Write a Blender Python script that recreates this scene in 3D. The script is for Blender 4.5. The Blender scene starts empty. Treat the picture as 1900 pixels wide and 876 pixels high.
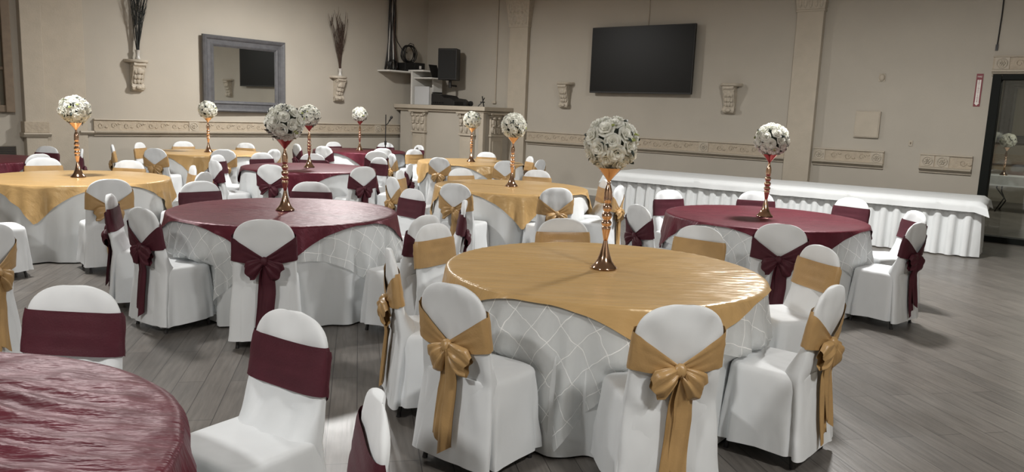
import bpy, math, random
from mathutils import Vector, Matrix, noise
PI = math.pi
sc = bpy.context.scene
col = sc.collection

# ------------------------------------------------------------------ camera, world, lights, exposure
PITCH, ROLL = math.radians(9.03), math.radians(2.28)
fw = Vector((0, math.cos(PITCH), -math.sin(PITCH)))
up0 = Vector((0, math.sin(PITCH), math.cos(PITCH)))
rt0 = Vector((1, 0, 0))
rt = rt0 * math.cos(ROLL) + up0 * math.sin(ROLL)
up = -rt0 * math.sin(ROLL) + up0 * math.cos(ROLL)
cam_d = bpy.data.cameras.new('camera')
cam = bpy.data.objects.new('camera', cam_d)
col.objects.link(cam)
M4 = Matrix(((rt.x, up.x, -fw.x, 0), (rt.y, up.y, -fw.y, 0), (rt.z, up.z, -fw.z, 1.667), (0, 0, 0, 1)))
cam.matrix_world = M4
cam_d.sensor_width = 36.0
cam_d.lens = 36.0 * 1438.5 / 1900.0
cam_d.clip_start = 0.05
cam_d.clip_end = 100
sc.camera = cam

w = bpy.data.worlds.new('world')
sc.world = w
w.use_nodes = True
w.node_tree.nodes['Background'].inputs[0].default_value = (0.5, 0.5, 0.5, 1)
w.node_tree.nodes['Background'].inputs[1].default_value = 0.15

sc.view_settings.view_transform = 'Standard'
sc.view_settings.look = 'None'
sc.view_settings.gamma = 1.0
sc.view_settings.use_curve_mapping = False
sc.view_settings.exposure = 0.17

CEIL = 5.0
# hall lamps, first pair placed from shadows, others added as general and front fill: (x, y, z, watts)
LAMPS = [(-3.1, 13.7, 4.2, 290), (3.2, 8.3, 4.2, 290), (-4.6, 7.6, 4.2, 190), (2.6, 0.6, 4.2, 140), (-3.4, 0.4, 4.2, 140)]
for (lx, ly, lz, pw) in LAMPS:
    ld = bpy.data.lights.new('ceiling_lamp_light', 'AREA')
    ld.shape = 'DISK'
    ld.size = 0.5
    ld.energy = pw
    ld.color = (1.0, 0.985, 0.955)
    lo = bpy.data.objects.new('ceiling_lamp_light', ld)
    lo.location = (lx, ly, lz - 0.06)
    col.objects.link(lo)

# ------------------------------------------------------------------ helpers
def srgb(r, g, b):
    f = lambda v: (v / 255 / 12.92) if v / 255 <= 0.04045 else ((v / 255 + 0.055) / 1.055) ** 2.4
    return (f(r), f(g), f(b), 1)

def mat(name, colr, rough=0.6, metal=0.0, var=0.0, vscale=4.0, bump=0.0, bscale=60.0, spec=0.5, sheen=0.0, stretch=None, emis=None, estr=0.0, dark=None, coord='Object', bdist=0.01, bdetail=3, tint=None):
    m = bpy.data.materials.new(name)
    m.use_nodes = True
    nt = m.node_tree
    b = nt.nodes['Principled BSDF']
    b.inputs['Base Color'].default_value = colr
    b.inputs['Roughness'].default_value = rough
    b.inputs['Metallic'].default_value = metal
    b.inputs['Specular IOR Level'].default_value = spec
    if tint:
        b.inputs['Specular Tint'].default_value = tint
    if sheen:
        b.inputs['Sheen Weight'].default_value = sheen
        b.inputs['Sheen Roughness'].default_value = 0.4
    if emis:
        b.inputs['Emission Color'].default_value = emis
        b.inputs['Emission Strength'].default_value = estr
    tc = nt.nodes.new('ShaderNodeTexCoord')
    src = tc.outputs[coord]
    if stretch:
        mp = nt.nodes.new('ShaderNodeMapping')
        mp.inputs['Scale'].default_value = stretch
        nt.links.new(src, mp.inputs['Vector'])
        src = mp.outputs['Vector']
    if var > 0:
        n = nt.nodes.new('ShaderNodeTexNoise')
        n.inputs['Scale'].default_value = vscale
        n.inputs['Detail'].default_value = 4
        nt.links.new(src, n.inputs['Vector'])
        r = nt.nodes.new('ShaderNodeValToRGB')
        d = dark or tuple(c * (1 - var) for c in colr[:3]) + (1,)
        r.color_ramp.elements[0].position = 0.3
        r.color_ramp.elements[0].color = d
        r.color_ramp.elements[1].position = 0.7
        r.color_ramp.elements[1].color = colr
        nt.links.new(n.outputs['Fac'], r.inputs['Fac'])
        nt.links.new(r.outputs['Color'], b.inputs['Base Color'])
    if bump > 0:
        n2 = nt.nodes.new('ShaderNodeTexNoise')
        n2.inputs['Scale'].default_value = bscale
        n2.inputs['Detail'].default_value = bdetail
        nt.links.new(src, n2.inputs['Vector'])
        bp = nt.nodes.new('ShaderNodeBump')
        bp.inputs['Strength'].default_value = bump
        bp.inputs['Distance'].default_value = bdist
        nt.links.new(n2.outputs['Fac'], bp.inputs['Height'])
        nt.links.new(bp.outputs['Normal'], b.inputs['Normal'])
    return m

class MB:
    def __init__(s):
        s.v = []; s.f = []; s.uv = None
    def add(s, vs, fs):
        o = len(s.v)
        s.v += [tuple(p) for p in vs]
        s.f += [tuple(i + o for i in f) for f in fs]
        return s
    def box(s, x0, x1, y0, y1, z0, z1):
        return s.add([(x0, y0, z0), (x1, y0, z0), (x1, y1, z0), (x0, y1, z0), (x0, y0, z1), (x1, y0, z1), (x1, y1, z1), (x0, y1, z1)],
              [(0, 3, 2, 1), (4, 5, 6, 7), (0, 1, 5, 4), (1, 2, 6, 5), (2, 3, 7, 6), (3, 0, 4, 7)])
    def prism(s, poly, y0, y1):
        # poly in (x, z), extruded along y
        n = len(poly)
        vs = [(x, y0, z) for x, z in poly] + [(x, y1, z) for x, z in poly]
        fs = [tuple(range(n)), tuple(range(2 * n - 1, n - 1, -1))] + [(i, i + n, (i + 1) % n + n, (i + 1) % n) for i in range(n)]
        return s.add(vs, fs)
    def prismx(s, poly, x0, x1):
        # poly in (y, z), extruded along x
        n = len(poly)
        vs = [(x0, y, z) for y, z in poly] + [(x1, y, z) for y, z in poly]
        fs = [tuple(range(n)), tuple(range(2 * n - 1, n - 1, -1))] + [(i, i + n, (i + 1) % n + n, (i + 1) % n) for i in range(n)]
        return s.add(vs, fs)
    def lathe(s, prof, seg=20, cx=0, cy=0, cz=0, cap=True):
        o = []
        for (r, z) in prof:
            for k in range(seg):
                a = 2 * PI * k / seg
                o.append((cx + r * math.cos(a), cy + r * math.sin(a), cz + z))
        fs = []
        n = len(prof)
        for i in range(n - 1):
            for k in range(seg):
                k2 = (k + 1) % seg
                fs.append((i * seg + k, i * seg + k2, (i + 1) * seg + k2, (i + 1) * seg + k))
        if cap:
            fs.append(tuple(range(seg - 1, -1, -1)))
            fs.append(tuple(range((n - 1) * seg, n * seg)))
        return s.add(o, fs)
    def tube(s, pts, r, seg=8):
        pts = [Vector(p) for p in pts]
        n = len(pts)
        rs = r if isinstance(r, (list, tuple)) else [r] * n
        vs = []
        ref = Vector((0.123, 0.456, 0.88)).normalized()
        for i, p in enumerate(pts):
            t = (pts[min(i + 1, n - 1)] - pts[max(i - 1, 0)])
            t = t.normalized() if t.length > 1e-9 else Vector((0, 0, 1))
            a = t.cross(ref)
            if a.length < 1e-4:
                a = t.cross(Vector((1, 0, 0)))
            a.normalize()
            b = t.cross(a)
            for k in range(seg):
                q = 2 * PI * k / seg
                vs.append(p + (a * math.cos(q) + b * math.sin(q)) * rs[i])
        fs = []
        for i in range(n - 1):
            for k in range(seg):
                k2 = (k + 1) % seg
                fs.append((i * seg + k, i * seg + k2, (i + 1) * seg + k2, (i + 1) * seg + k))
        fs.append(tuple(range(seg - 1, -1, -1)))
        fs.append(tuple(range((n - 1) * seg, n * seg)))
        return s.add(vs, fs)
    def ball(s, c, r, seg=10, rings=6):
        rx, ry, rz = r if isinstance(r, (tuple, list)) else (r, r, r)
        vs = [(c[0], c[1], c[2] - rz)]
        for i in range(1, rings):
            p = -PI / 2 + PI * i / rings
            for k in range(seg):
                a = 2 * PI * k / seg
                vs.append((c[0] + rx * math.cos(p) * math.cos(a), c[1] + ry * math.cos(p) * math.sin(a), c[2] + rz * math.sin(p)))
        vs.append((c[0], c[1], c[2] + rz))
        fs = []
        for k in range(seg):
            fs.append((0, 1 + (k + 1) % seg, 1 + k))
        for i in range(rings - 2):
            for k in range(seg):
                a = 1 + i * seg + k; b = 1 + i * seg + (k + 1) % seg
                fs.append((a, b, b + seg, a + seg))
        top = len(vs) - 1
        base = 1 + (rings - 2) * seg
        for k in range(seg):
            fs.append((base + k, base + (k + 1) % seg, top))
        return s.add(vs, fs)
    def mesh(s, name, m, smooth=False):
        me = bpy.data.meshes.new(name)
        me.from_pydata(s.v, [], s.f)
        if m:
            me.materials.append(m)
        if smooth:
            me.polygons.foreach_set('use_smooth', [True] * len(me.polygons))
            if smooth != 'all':
                try:
                    me.set_sharp_from_angle(angle=math.radians(smooth if smooth is not True else 40))
                except Exception:
                    pass
        if s.uv:
            lay = me.uv_layers.new(name='UVMap')
            for lp in me.loops:
                lay.data[lp.index].uv = s.uv[lp.vertex_index]
        me.update()
        return me
    def build(s, name, m, parent=None, smooth=False, bevel=0.0, bseg=2):
        return link(name, s.mesh(name, m, smooth), parent, bevel, bseg)

def link(name, me, parent=None, bevel=0.0, bseg=2):
    o = bpy.data.objects.new(name, me)
    col.objects.link(o)
    if parent is not None:
        o.parent = parent
    if bevel > 0:
        bm = o.modifiers.new('bevel', 'BEVEL')
        bm.width = bevel
        bm.segments = bseg
        bm.limit_method = 'ANGLE'
        bm.angle_limit = math.radians(40)
    return o

def tag(o, label, cat, group=None, kind=None):
    o['label'] = label
    o['category'] = cat
    if group: o['group'] = group
    if kind: o['kind'] = kind
    return o

def thing(name, label, cat, loc=(0, 0, 0), rz=0.0, group=None):
    o = bpy.data.objects.new(name, None)
    o.empty_display_size = 0.1
    col.objects.link(o)
    o.location = loc
    o.rotation_euler = (0, 0, rz)
    return tag(o, label, cat, group)

def struct(o):
    o['kind'] = 'structure'
    return o

def copy_tree(o, parent=None):
    c = o.copy()
    col.objects.link(c)
    if parent is not None:
        c.parent = parent
    for ch in list(o.children):
        copy_tree(ch, c)
    return c

def nz(x, y=0.0, z=0.0):
    return noise.noise(Vector((x, y, z)))

# ------------------------------------------------------------------ materials
WALL = mat('painted_plaster', srgb(176, 169, 157), 0.75, var=0.07, vscale=1.2, bump=0.12, bscale=90)
TRIM = mat('painted_trim', srgb(180, 170, 154), 0.6, var=0.08, vscale=6, bump=0.25, bscale=45)
FRIEZE = mat('carved_frieze_plaster', srgb(176, 163, 144), 0.65, var=0.12, vscale=16, bump=0.9, bscale=26)
STONE = mat('carved_plaster', srgb(186, 176, 160), 0.65, var=0.2, vscale=18, bump=0.5, bscale=40)
CEILM = mat('ceiling_paint', srgb(196, 190, 180), 0.9, var=0.03)
WHITE = mat('white_polyester_cover', srgb(226, 229, 231), 0.7, var=0.03, vscale=9, bump=0.45, bscale=8, bdist=0.03, bdetail=1, spec=0.3, stretch=(1, 1, 0.55))
CLOTH = mat('white_tablecloth_fabric', srgb(220, 223, 224), 0.75, var=0.03, vscale=7, bump=0.35, bscale=8, bdist=0.03, bdetail=1, spec=0.3, stretch=(1, 1, 0.4))
GOLD_S = mat('gold_satin', srgb(186, 150, 100), 0.36, var=0.2, vscale=7, bump=0.12, bscale=110, spec=0.6)
BURG_S = mat('burgundy_satin', srgb(80, 33, 44), 0.55, var=0.22, vscale=8, bump=0.15, bscale=130, spec=0.3)
GOLD_T = mat('gold_satin_topper', srgb(199, 164, 112), 0.28, var=0.16, vscale=3, bump=0.35, bscale=12, bdist=0.015, spec=0.65, stretch=(0.6, 4, 1), tint=(1, 0.88, 0.66, 1))
BURG_T = mat('burgundy_crushed_topper', srgb(90, 31, 43), 0.43, var=0.4, vscale=6, bump=0.45, bscale=14, bdist=0.015, spec=0.5, stretch=(0.8, 3.4, 1), tint=(1, 0.5, 0.6, 1))
DARKMETAL = mat('dark_leg_metal', srgb(46, 44, 44), 0.45, metal=0.4, var=0.1)
ROSEGOLD = mat('rose_gold_metal', srgb(226, 188, 160), 0.12, metal=1.0, var=0.05, vscale=12)
ROSE = mat('ivory_rose_petal', srgb(246, 247, 243), 0.7, var=0.04, vscale=30, dark=srgb(236, 235, 222), spec=0.2)
ROSE.node_tree.nodes['Principled BSDF'].inputs['Subsurface Weight'].default_value = 0.35
ROSE.node_tree.nodes['Principled BSDF'].inputs['Subsurface Radius'].default_value = (0.02, 0.02, 0.018)
LEAF = mat('dark_green_leaf', srgb(44, 54, 46), 0.55, var=0.3, vscale=25)
LEAFY = mat('yellow_green_sprig', srgb(150, 158, 84), 0.6, var=0.3, vscale=25)
BLACK = mat('black_plastic', srgb(26, 25, 24), 0.5, var=0.15, vscale=30, bump=0.1)
SCREEN = mat('switched_off_screen', srgb(15, 14, 11), 0.4, var=0.05, spec=0.2)
FRAMEM = mat('grey_painted_frame', srgb(92, 92, 95), 0.5, var=0.3, vscale=14, bump=0.25, bscale=50, stretch=(1, 1, 1))
MIRROR = mat('mirror_glass', (0.9, 0.92, 0.9, 1), 0.015, metal=1.0)
LAMINATE = mat('white_laminate', srgb(206, 204, 198), 0.5, var=0.04)
TWIG = mat('dry_twig', srgb(66, 48, 38), 0.85, var=0.3, vscale=30)
TWIG2 = mat('dark_blue_green_twig', srgb(44, 46, 44), 0.8, var=0.4, vscale=22)
GLASSY = mat('frosted_vase_glass', srgb(190, 186, 180), 0.25, var=0.05, spec=0.6)
DOORF = mat('dark_green_black_frame', srgb(17, 20, 17), 0.6, var=0.15, spec=0.15)
WOODW = mat('brown_window_wood', srgb(120, 104, 86), 0.6, var=0.2, vscale=10)
CURTAIN = mat('dim_window_pane', srgb(92, 86, 70), 0.5, var=0.25, vscale=3)
RED = mat('sign_red', srgb(120, 34, 44), 0.5, var=0.05)
SIGNW = mat('sign_white', srgb(226, 220, 214), 0.5, var=0.03)
FLY = mat('plywood_table_top', srgb(150, 120, 84), 0.6, var=0.2)
SILVER = mat('laptop_silver', srgb(196, 198, 200), 0.4, metal=0.2, var=0.04)

# floor: worn dark grey vinyl planks
FLOOR = bpy.data.materials.new('grey_vinyl_plank_floor'); FLOOR.use_nodes = True
nt = FLOOR.node_tree; b = nt.nodes['Principled BSDF']
tc = nt.nodes.new('ShaderNodeTexCoord'); mp = nt.nodes.new('ShaderNodeMapping')
mp.inputs['Rotation'].default_value = (0, 0, math.radians(39.3))
nt.links.new(tc.outputs['Object'], mp.inputs['Vector'])
br = nt.nodes.new('ShaderNodeTexBrick')
br.inputs['Scale'].default_value = 1.0
br.inputs['Brick Width'].default_value = 1.2; br.inputs['Row Height'].default_value = 0.15
br.inputs['Mortar Size'].default_value = 0.0025
br.inputs['Color1'].default_value = srgb(116, 111, 106); br.inputs['Color2'].default_value = srgb(100, 96, 92)
br.inputs['Mortar'].default_value = srgb(64, 60, 58); br.inputs['Bias'].default_value = 0.0
nt.links.new(mp.outputs['Vector'], br.inputs['Vector'])
mp2 = nt.nodes.new('ShaderNodeMapping'); mp2.inputs['Scale'].default_value = (1.2, 14, 1)
nt.links.new(mp.outputs['Vector'], mp2.inputs['Vector'])
n1 = nt.nodes.new('ShaderNodeTexNoise'); n1.inputs['Scale'].default_value = 3; n1.inputs['Detail'].default_value = 6
nt.links.new(mp2.outputs['Vector'], n1.inputs['Vector'])
mx = nt.nodes.new('ShaderNodeMix'); mx.data_type = 'RGBA'; mx.blend_type = 'MULTIPLY'; mx.inputs['Factor'].default_value = 0.55
rp = nt.nodes.new('ShaderNodeValToRGB'); rp.color_ramp.elements[0].position = 0.3; rp.color_ramp.elements[0].color = (0.45, 0.44, 0.43, 1)
rp.color_ramp.elements[1].position = 0.72; rp.color_ramp.elements[1].color = (1.15, 1.14, 1.12, 1)
nt.links.new(n1.outputs['Fac'], rp.inputs['Fac'])
nt.links.new(br.outputs['Color'], mx.inputs[6]); nt.links.new(rp.outputs['Color'], mx.inputs[7])
nt.links.new(mx.outputs[2], b.inputs['Base Color'])
n3 = nt.nodes.new('ShaderNodeTexNoise'); n3.inputs['Scale'].default_value = 1.7; n3.inputs['Detail'].default_value = 5
nt.links.new(mp.outputs['Vector'], n3.inputs['Vector'])
mr = nt.nodes.new('ShaderNodeMapRange'); mr.inputs['To Min'].default_value = 0.24; mr.inputs['To Max'].default_value = 0.46
nt.links.new(n3.outputs['Fac'], mr.inputs['Value']); nt.links.new(mr.outputs['Result'], b.inputs['Roughness'])
bp = nt.nodes.new('ShaderNodeBump'); bp.inputs['Strength'].default_value = 0.25; bp.inputs['Distance'].default_value = 0.004
nt.links.new(n1.outputs['Fac'], bp.inputs['Height']); nt.links.new(bp.outputs['Normal'], b.inputs['Normal'])

# sheer pintuck overlay: translucent white with raised stitched grid, in cloth coordinates (UV in metres)
SHEER = bpy.data.materials.new('sheer_pintuck_organza'); SHEER.use_nodes = True
nt = SHEER.node_tree; b = nt.nodes['Principled BSDF']
b.inputs['Roughness'].default_value = 0.5
uvn = nt.nodes.new('ShaderNodeTexCoord'); mp = nt.nodes.new('ShaderNodeMapping')
mp.inputs['Scale'].default_value = (8.0, 8.0, 1)
nt.links.new(uvn.outputs['UV'], mp.inputs['Vector'])
sep = nt.nodes.new('ShaderNodeSeparateXYZ')
nq = nt.nodes.new('ShaderNodeTexNoise'); nq.inputs['Scale'].default_value = 0.8
nt.links.new(mp.outputs['Vector'], nq.inputs['Vector'])
va = nt.nodes.new('ShaderNodeVectorMath'); va.operation = 'MULTIPLY_ADD'
va.inputs[1].default_value = (0.5, 0.5, 0)
nt.links.new(nq.outputs['Color'], va.inputs[0]); nt.links.new(mp.outputs['Vector'], va.inputs[2])
nt.links.new(va.outputs['Vector'], sep.inputs['Vector'])
lines = []
for ax in ('X', 'Y'):
    fr = nt.nodes.new('ShaderNodeMath'); fr.operation = 'FRACT'; nt.links.new(sep.outputs[ax], fr.inputs[0])
    sb = nt.nodes.new('ShaderNodeMath'); sb.operation = 'LESS_THAN'; sb.inputs[1].default_value = 0.035
    nt.links.new(fr.outputs[0], sb.inputs[0]); lines.append(sb)
mxl = nt.nodes.new('ShaderNodeMath'); mxl.operation = 'MAXIMUM'
nt.links.new(lines[0].outputs[0], mxl.inputs[0]); nt.links.new(lines[1].outputs[0], mxl.inputs[1])
cr = nt.nodes.new('ShaderNodeValToRGB'); cr.color_ramp.elements[0].color = srgb(225, 228, 228); cr.color_ramp.elements[1].color = srgb(240, 241, 240)
nt.links.new(mxl.outputs[0], cr.inputs['Fac']); nt.links.new(cr.outputs['Color'], b.inputs['Base Color'])
ma = nt.nodes.new('ShaderNodeMapRange'); ma.inputs['To Min'].default_value = 0.6; ma.inputs['To Max'].default_value = 1.0
nt.links.new(mxl.outputs[0], ma.inputs['Value']); nt.links.new(ma.outputs['Result'], b.inputs['Alpha'])
bq = nt.nodes.new('ShaderNodeBump'); bq.inputs['Strength'].default_value = 0.35; bq.inputs['Distance'].default_value = 0.006
nt.links.new(mxl.outputs[0], bq.inputs['Height']); nt.links.new(bq.outputs['Normal'], b.inputs['Normal'])

nt = ROSE.node_tree
_b = nt.nodes['Principled BSDF']; _t = nt.nodes.new('ShaderNodeBsdfTranslucent'); _t.inputs[0].default_value = srgb(248, 248, 242)
_m = nt.nodes.new('ShaderNodeMixShader'); _m.inputs[0].default_value = 0.4
nt.links.new(_b.outputs[0], _m.inputs[1]); nt.links.new(_t.outputs[0], _m.inputs[2])
nt.links.new(_m.outputs[0], nt.nodes['Material Output'].inputs['Surface'])

GLASS = bpy.data.materials.new('door_glass'); GLASS.use_nodes = True
nt = GLASS.node_tree; nt.nodes.remove(nt.nodes['Principled BSDF'])
tr = nt.nodes.new('ShaderNodeBsdfTransparent'); tr.inputs[0].default_value = (0.88, 0.90, 0.87, 1)
gl = nt.nodes.new('ShaderNodeBsdfGlossy'); gl.inputs['Roughness'].default_value = 0.03
ms = nt.nodes.new('ShaderNodeMixShader'); ms.inputs[0].default_value = 0.06
nt.links.new(tr.outputs[0], ms.inputs[1]); nt.links.new(gl.outputs[0], ms.inputs[2])
nt.links.new(ms.outputs[0], nt.nodes['Material Output'].inputs['Surface'])

# ------------------------------------------------------------------ the hall
# wall frame: x to the right along the wall, -y out into the room, z up; both start at the far corner
CX, CY = -2.274, 19.66
TR, TL = math.radians(-39.31), math.radians(50.69)
eR = Vector((math.cos(TR), math.sin(TR), 0)); nR = Vector((-eR.y, eR.x, 0))     # nR points out of the room
eL = Vector((math.cos(TL), math.sin(TL), 0)); nL = Vector((-eL.y, eL.x, 0))
def wp(side, s, out, z=0.0):
    e, n = (eR, nR) if side == 'R' else (eL, nL)
    p = Vector((CX, CY, 0)) + e * s - n * out
    return Vector((p.x, p.y, z))
def onwall(o, side, s, z=0.0, out=0.0):
    o.location = wp(side, s, out, z)
    o.rotation_euler = (0, 0, TR if side == 'R' else TL)
    return o

RA, RB = 17.6, 17.6      # room size along the right wall and along the left wall
DX0, DX1, DH = 12.17, 14.1, 2.52
m = MB().box(-1, RA + 8, -RB - 1, 9, -0.2, 0.0)
fl = struct(onwall(m.build('floor', FLOOR), 'R', 0)); fl['label'] = 'dark grey worn plank floor of the hall'
m = MB().box(-0.3, RA + 0.3, -RB - 0.3, 0.3, CEIL, CEIL + 0.2)
struct(onwall(m.build('ceiling', CEILM), 'R', 0))
m = MB().box(-0.2, DX0, 0, 0.2, 0, CEIL); m.box(DX0, DX1, 0, 0.2, DH, CEIL); m.box(DX1, RA + 0.2, 0, 0.2, 0, CEIL)
wall_r = struct(onwall(m.build('wall_right', WALL), 'R', 0))
m = MB().box(-RB - 0.2, 0.0, 0, 0.2, 0, CEIL)
wall_l = struct(onwall(m.build('wall_left', WALL), 'L', 0))
m = MB().box(-0.2, RA + 0.2, -RB - 0.2, -RB, 0, CEIL)
struct(onwall(m.build('wall_back', WALL), 'R', 0))
m = MB().box(RA, RA + 0.2, -RB, 0, 0, CEIL)
struct(onwall(m.build('wall_side', WALL), 'R', 0))

# dado friezes ------------------------------------------------------
def frieze(name, side, s0, s1, z0=1.07, z1=1.27, ros=(), ends=True):
    m = MB().box(s0, s1, -0.035, -0.002, z0 + 0.012, z1 - 0.012)
    f = struct(onwall(m.build(name, FRIEZE), side, 0)); 
    prof_t = [(-0.002, z1 - 0.012), (-0.05, z1 - 0.012), (-0.058, z1 - 0.002), (-0.05, z1 + 0.012), (-0.002, z1 + 0.012)]
    MB().prismx(prof_t, s0, s1).build('top_moulding', TRIM, f)
    prof_b = [(-0.002, z0 - 0.05), (-0.03, z0 - 0.05), (-0.045, z0 - 0.03), (-0.075, z0 - 0.022), (-0.08, z0 + 0.004), (-0.05, z0 + 0.012), (-0.002, z0 + 0.012)]
    MB().prismx(prof_b, s0, s1).build('bottom_moulding', TRIM, f)
    MB().prismx([(-0.002, z0 - 0.085), (-0.022, z0 - 0.085), (-0.03, z0 - 0.078), (-0.022, z0 - 0.07), (-0.002, z0 - 0.07)], s0, s1).build('bead', TRIM, f)
    # running scroll in relief
    zc = (z0 + z1) / 2
    m = MB()
    nn = max(2, int((s1 - s0) / 0.22))
    for i in range(nn):
        x = s0 + (i + 0.5) * (s1 - s0) / nn
        if any(abs(x - r) < 0.14 for r in ros): continue
        sg = 1 if i % 2 else -1
        pts = [(x + 0.055 * (1 - t * 0.7) * math.cos(sg * t * 7), -0.037, zc + 0.055 * (1 - t * 0.7) * math.sin(sg * t * 7)) for t in [k / 9 for k in range(10)]]
        m.tube(pts, 0.006, 5)
        m.ball((x + 0.095, -0.036, zc + 0.03 * sg), (0.03, 0.01, 0.016), 6, 4)
    if m.v:
        m.build('scroll_relief', FRIEZE, f, smooth='all')
    for r in ros:
        pr = MB().box(r - 0.095, r + 0.095, -0.048, -0.03, z0 + 0.014, z1 - 0.014)
        rr = pr.build('rosette_block', TRIM, f)
        q = MB()
        q.tube([(r + 0.068 * math.cos(a), -0.05, zc + 0.068 * math.sin(a)) for a in [2 * PI * k / 16 for k in range(17)]], 0.009, 5)
        for k in range(6):
            q.ball((r + 0.03 * math.cos(k * PI / 3), -0.052, zc + 0.03 * math.sin(k * PI / 3)), (0.018, 0.012, 0.018), 6, 4)
        q.ball((r, -0.054, zc), 0.014, 6, 4)
        q.build('rosette', STONE, rr, smooth='all')
    return f
frieze('trim_1', 'L', -7.96, -0.9, ros=(-6.15, -1.6))
frieze('trim_2', 'R', 3.27, 9.14, ros=(7.58,))
frieze('trim_3', 'R', 9.64, 10.78, ros=(9.74, 10.67))
frieze('trim_4', 'R', 11.32, 12.05, ros=(11.43, 11.64))
frieze('trim_5', 'R', DX0 - 0.02, DX1 + 0.1, 2.58, 2.78, ros=(DX0 + 0.1,))
# baseboards
BASEM = mat('baseboard_paint', srgb(196, 192, 182), 0.5, var=0.05)
for nm, side, s0, s1 in (('baseboard_left', 'L', -RB + 0.3, -0.02), ('baseboard_right', 'R', 0.02, DX0 - 0.12), ('baseboard_far', 'R', DX1 + 0.12, RA)):
    m = MB().prismx([(-0.001, 0.0), (-0.022, 0.0), (-0.022, 0.12), (-0.012, 0.15), (-0.001, 0.155)], s0, s1)
    struct(onwall(m.build(nm, BASEM), side, 0))

# pilasters ---------------------------------------------------------
def pilaster(name, side, s0, s1, depth, capz=None, baseband=None, top=CEIL):
    m = MB().box(s0, s1, -depth, -0.002, 0, top - 0.002)
    p = struct(onwall(m.build(name, TRIM, bevel=0.008), side, 0))
    wd = s1 - s0
    if capz:
        MB().box(s0 - 0.02, s1 + 0.02, -depth - 0.02, -0.002, capz - 0.04, capz).build('astragal', TRIM, p, bevel=0.01)
        m = MB()
        # flared bell with standing leaves
        m.add([(s0 - 0.01, -depth - 0.012, capz), (s1 + 0.01, -depth - 0.012, capz), (s1 + 0.01, -0.002, capz), (s0 - 0.01, -0.002, capz),
               (s0 - 0.09, -depth - 0.09, capz + 0.62), (s1 + 0.09, -depth - 0.09, capz + 0.62), (s1 + 0.09, -0.002, capz + 0.62), (s0 - 0.09, -0.002, capz + 0.62)],
              [(0, 3, 2, 1), (4, 5, 6, 7), (0, 1, 5, 4), (1, 2, 6, 5), (2, 3, 7, 6), (3, 0, 4, 7)])
        m.build('capital_bell', STONE, p)
        for row in range(2):
            for k in range(5):
                x = s0 + (k + 0.5) * wd / 5
                z = capz + 0.05 + row * 0.28
                y = -depth - 0.02 - row * 0.035
                q = MB()
                q.ball((x, y, z + 0.10), (wd / 12, 0.022, 0.13), 8, 6)
                q.ball((x, y - 0.02, z + 0.22), (wd / 13, 0.03, 0.03), 8, 5)
                q.build('acanthus_leaf', STONE, p, smooth='all')
        MB().box(s0 - 0.12, s1 + 0.12, -depth - 0.12, -0.002, capz + 0.62, capz + 0.70).build('abacus', TRIM, p, bevel=0.012)
    if baseband:
        z0, z1 = baseband
        MB().box(s0 - 0.03, s1 + 0.03, -depth - 0.03, -0.002, z0 + 0.04, z1).build('band', FRIEZE, p, bevel=0.008)
        MB().prismx([(-0.002, z0 - 0.03), (-depth - 0.02, z0 - 0.03), (-depth - 0.06, z0 + 0.02), (-depth - 0.05, z0 + 0.04), (-0.002, z0 + 0.04)], s0 - 0.05, s1 + 0.05).build('band_moulding', TRIM, p)
    return p
pilaster('trim_6', 'L', -9.05, -8.74, 0.14, baseband=(1.0, 1.22))
pilaster('trim_7', 'L', -8.735, -8.07, 0.05, baseband=None)
pilaster('trim_8', 'R', 2.72, 3.24, 0.10, capz=3.58)
pilaster('trim_9', 'R', 9.16, 9.61, 0.12, capz=3.60)
# short dado return between the pier and the frieze
m = MB().prismx([(-0.052, 1.02), (-0.075, 1.02), (-0.10, 1.05), (-0.09, 1.075), (-0.052, 1.075)], -8.2, -7.98)
struct(onwall(m.build('trim_10', TRIM), 'L', 0))

# window at the left edge ------------------------------------------
win = struct(onwall(MB().box(-10.6, -9.28, -0.02, -0.003, 1.45, 4.6).build('window_1', CURTAIN), 'L', 0))
MB().box(-9.30, -9.17, -0.10, -0.003, 1.36, 4.7).build('window_frame', WOODW, win, bevel=0.01)
MB().box(-10.7, -10.58, -0.10, -0.003, 1.36, 4.7).build('window_frame', WOODW, win, bevel=0.01)
MB().box(-10.6, -9.28, -0.08, -0.003, 1.36, 1.47).build('window_sill', WOODW, win, bevel=0.01)
for z in (2.02, 2.95):
    MB().box(-10.6, -9.28, -0.05, -0.02, z, z + 0.05).build('glazing_bar', WOODW, win, bevel=0.005)
MB().box(-9.40, -9.36, -0.05, -0.02, 1.47, 4.6).build('glazing_bar', WOODW, win, bevel=0.005)
v = tag(onwall(MB().box(-9.75, -9.17, -0.03, -0.002, 0.66, 0.82).build('wall_vent', mat('brown_vent', srgb(74, 66, 54), 0.6, var=0.2), bevel=0.005), 'L', 0), 'dark brown vent low on the wall behind the leftmost table', 'vent')
for k in range(5):
    MB().box(-9.73, -9.19, -0.036, -0.028, 0.675 + k * 0.028, 0.69 + k * 0.028).build('vent_slat', DARKMETAL, v)

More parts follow.
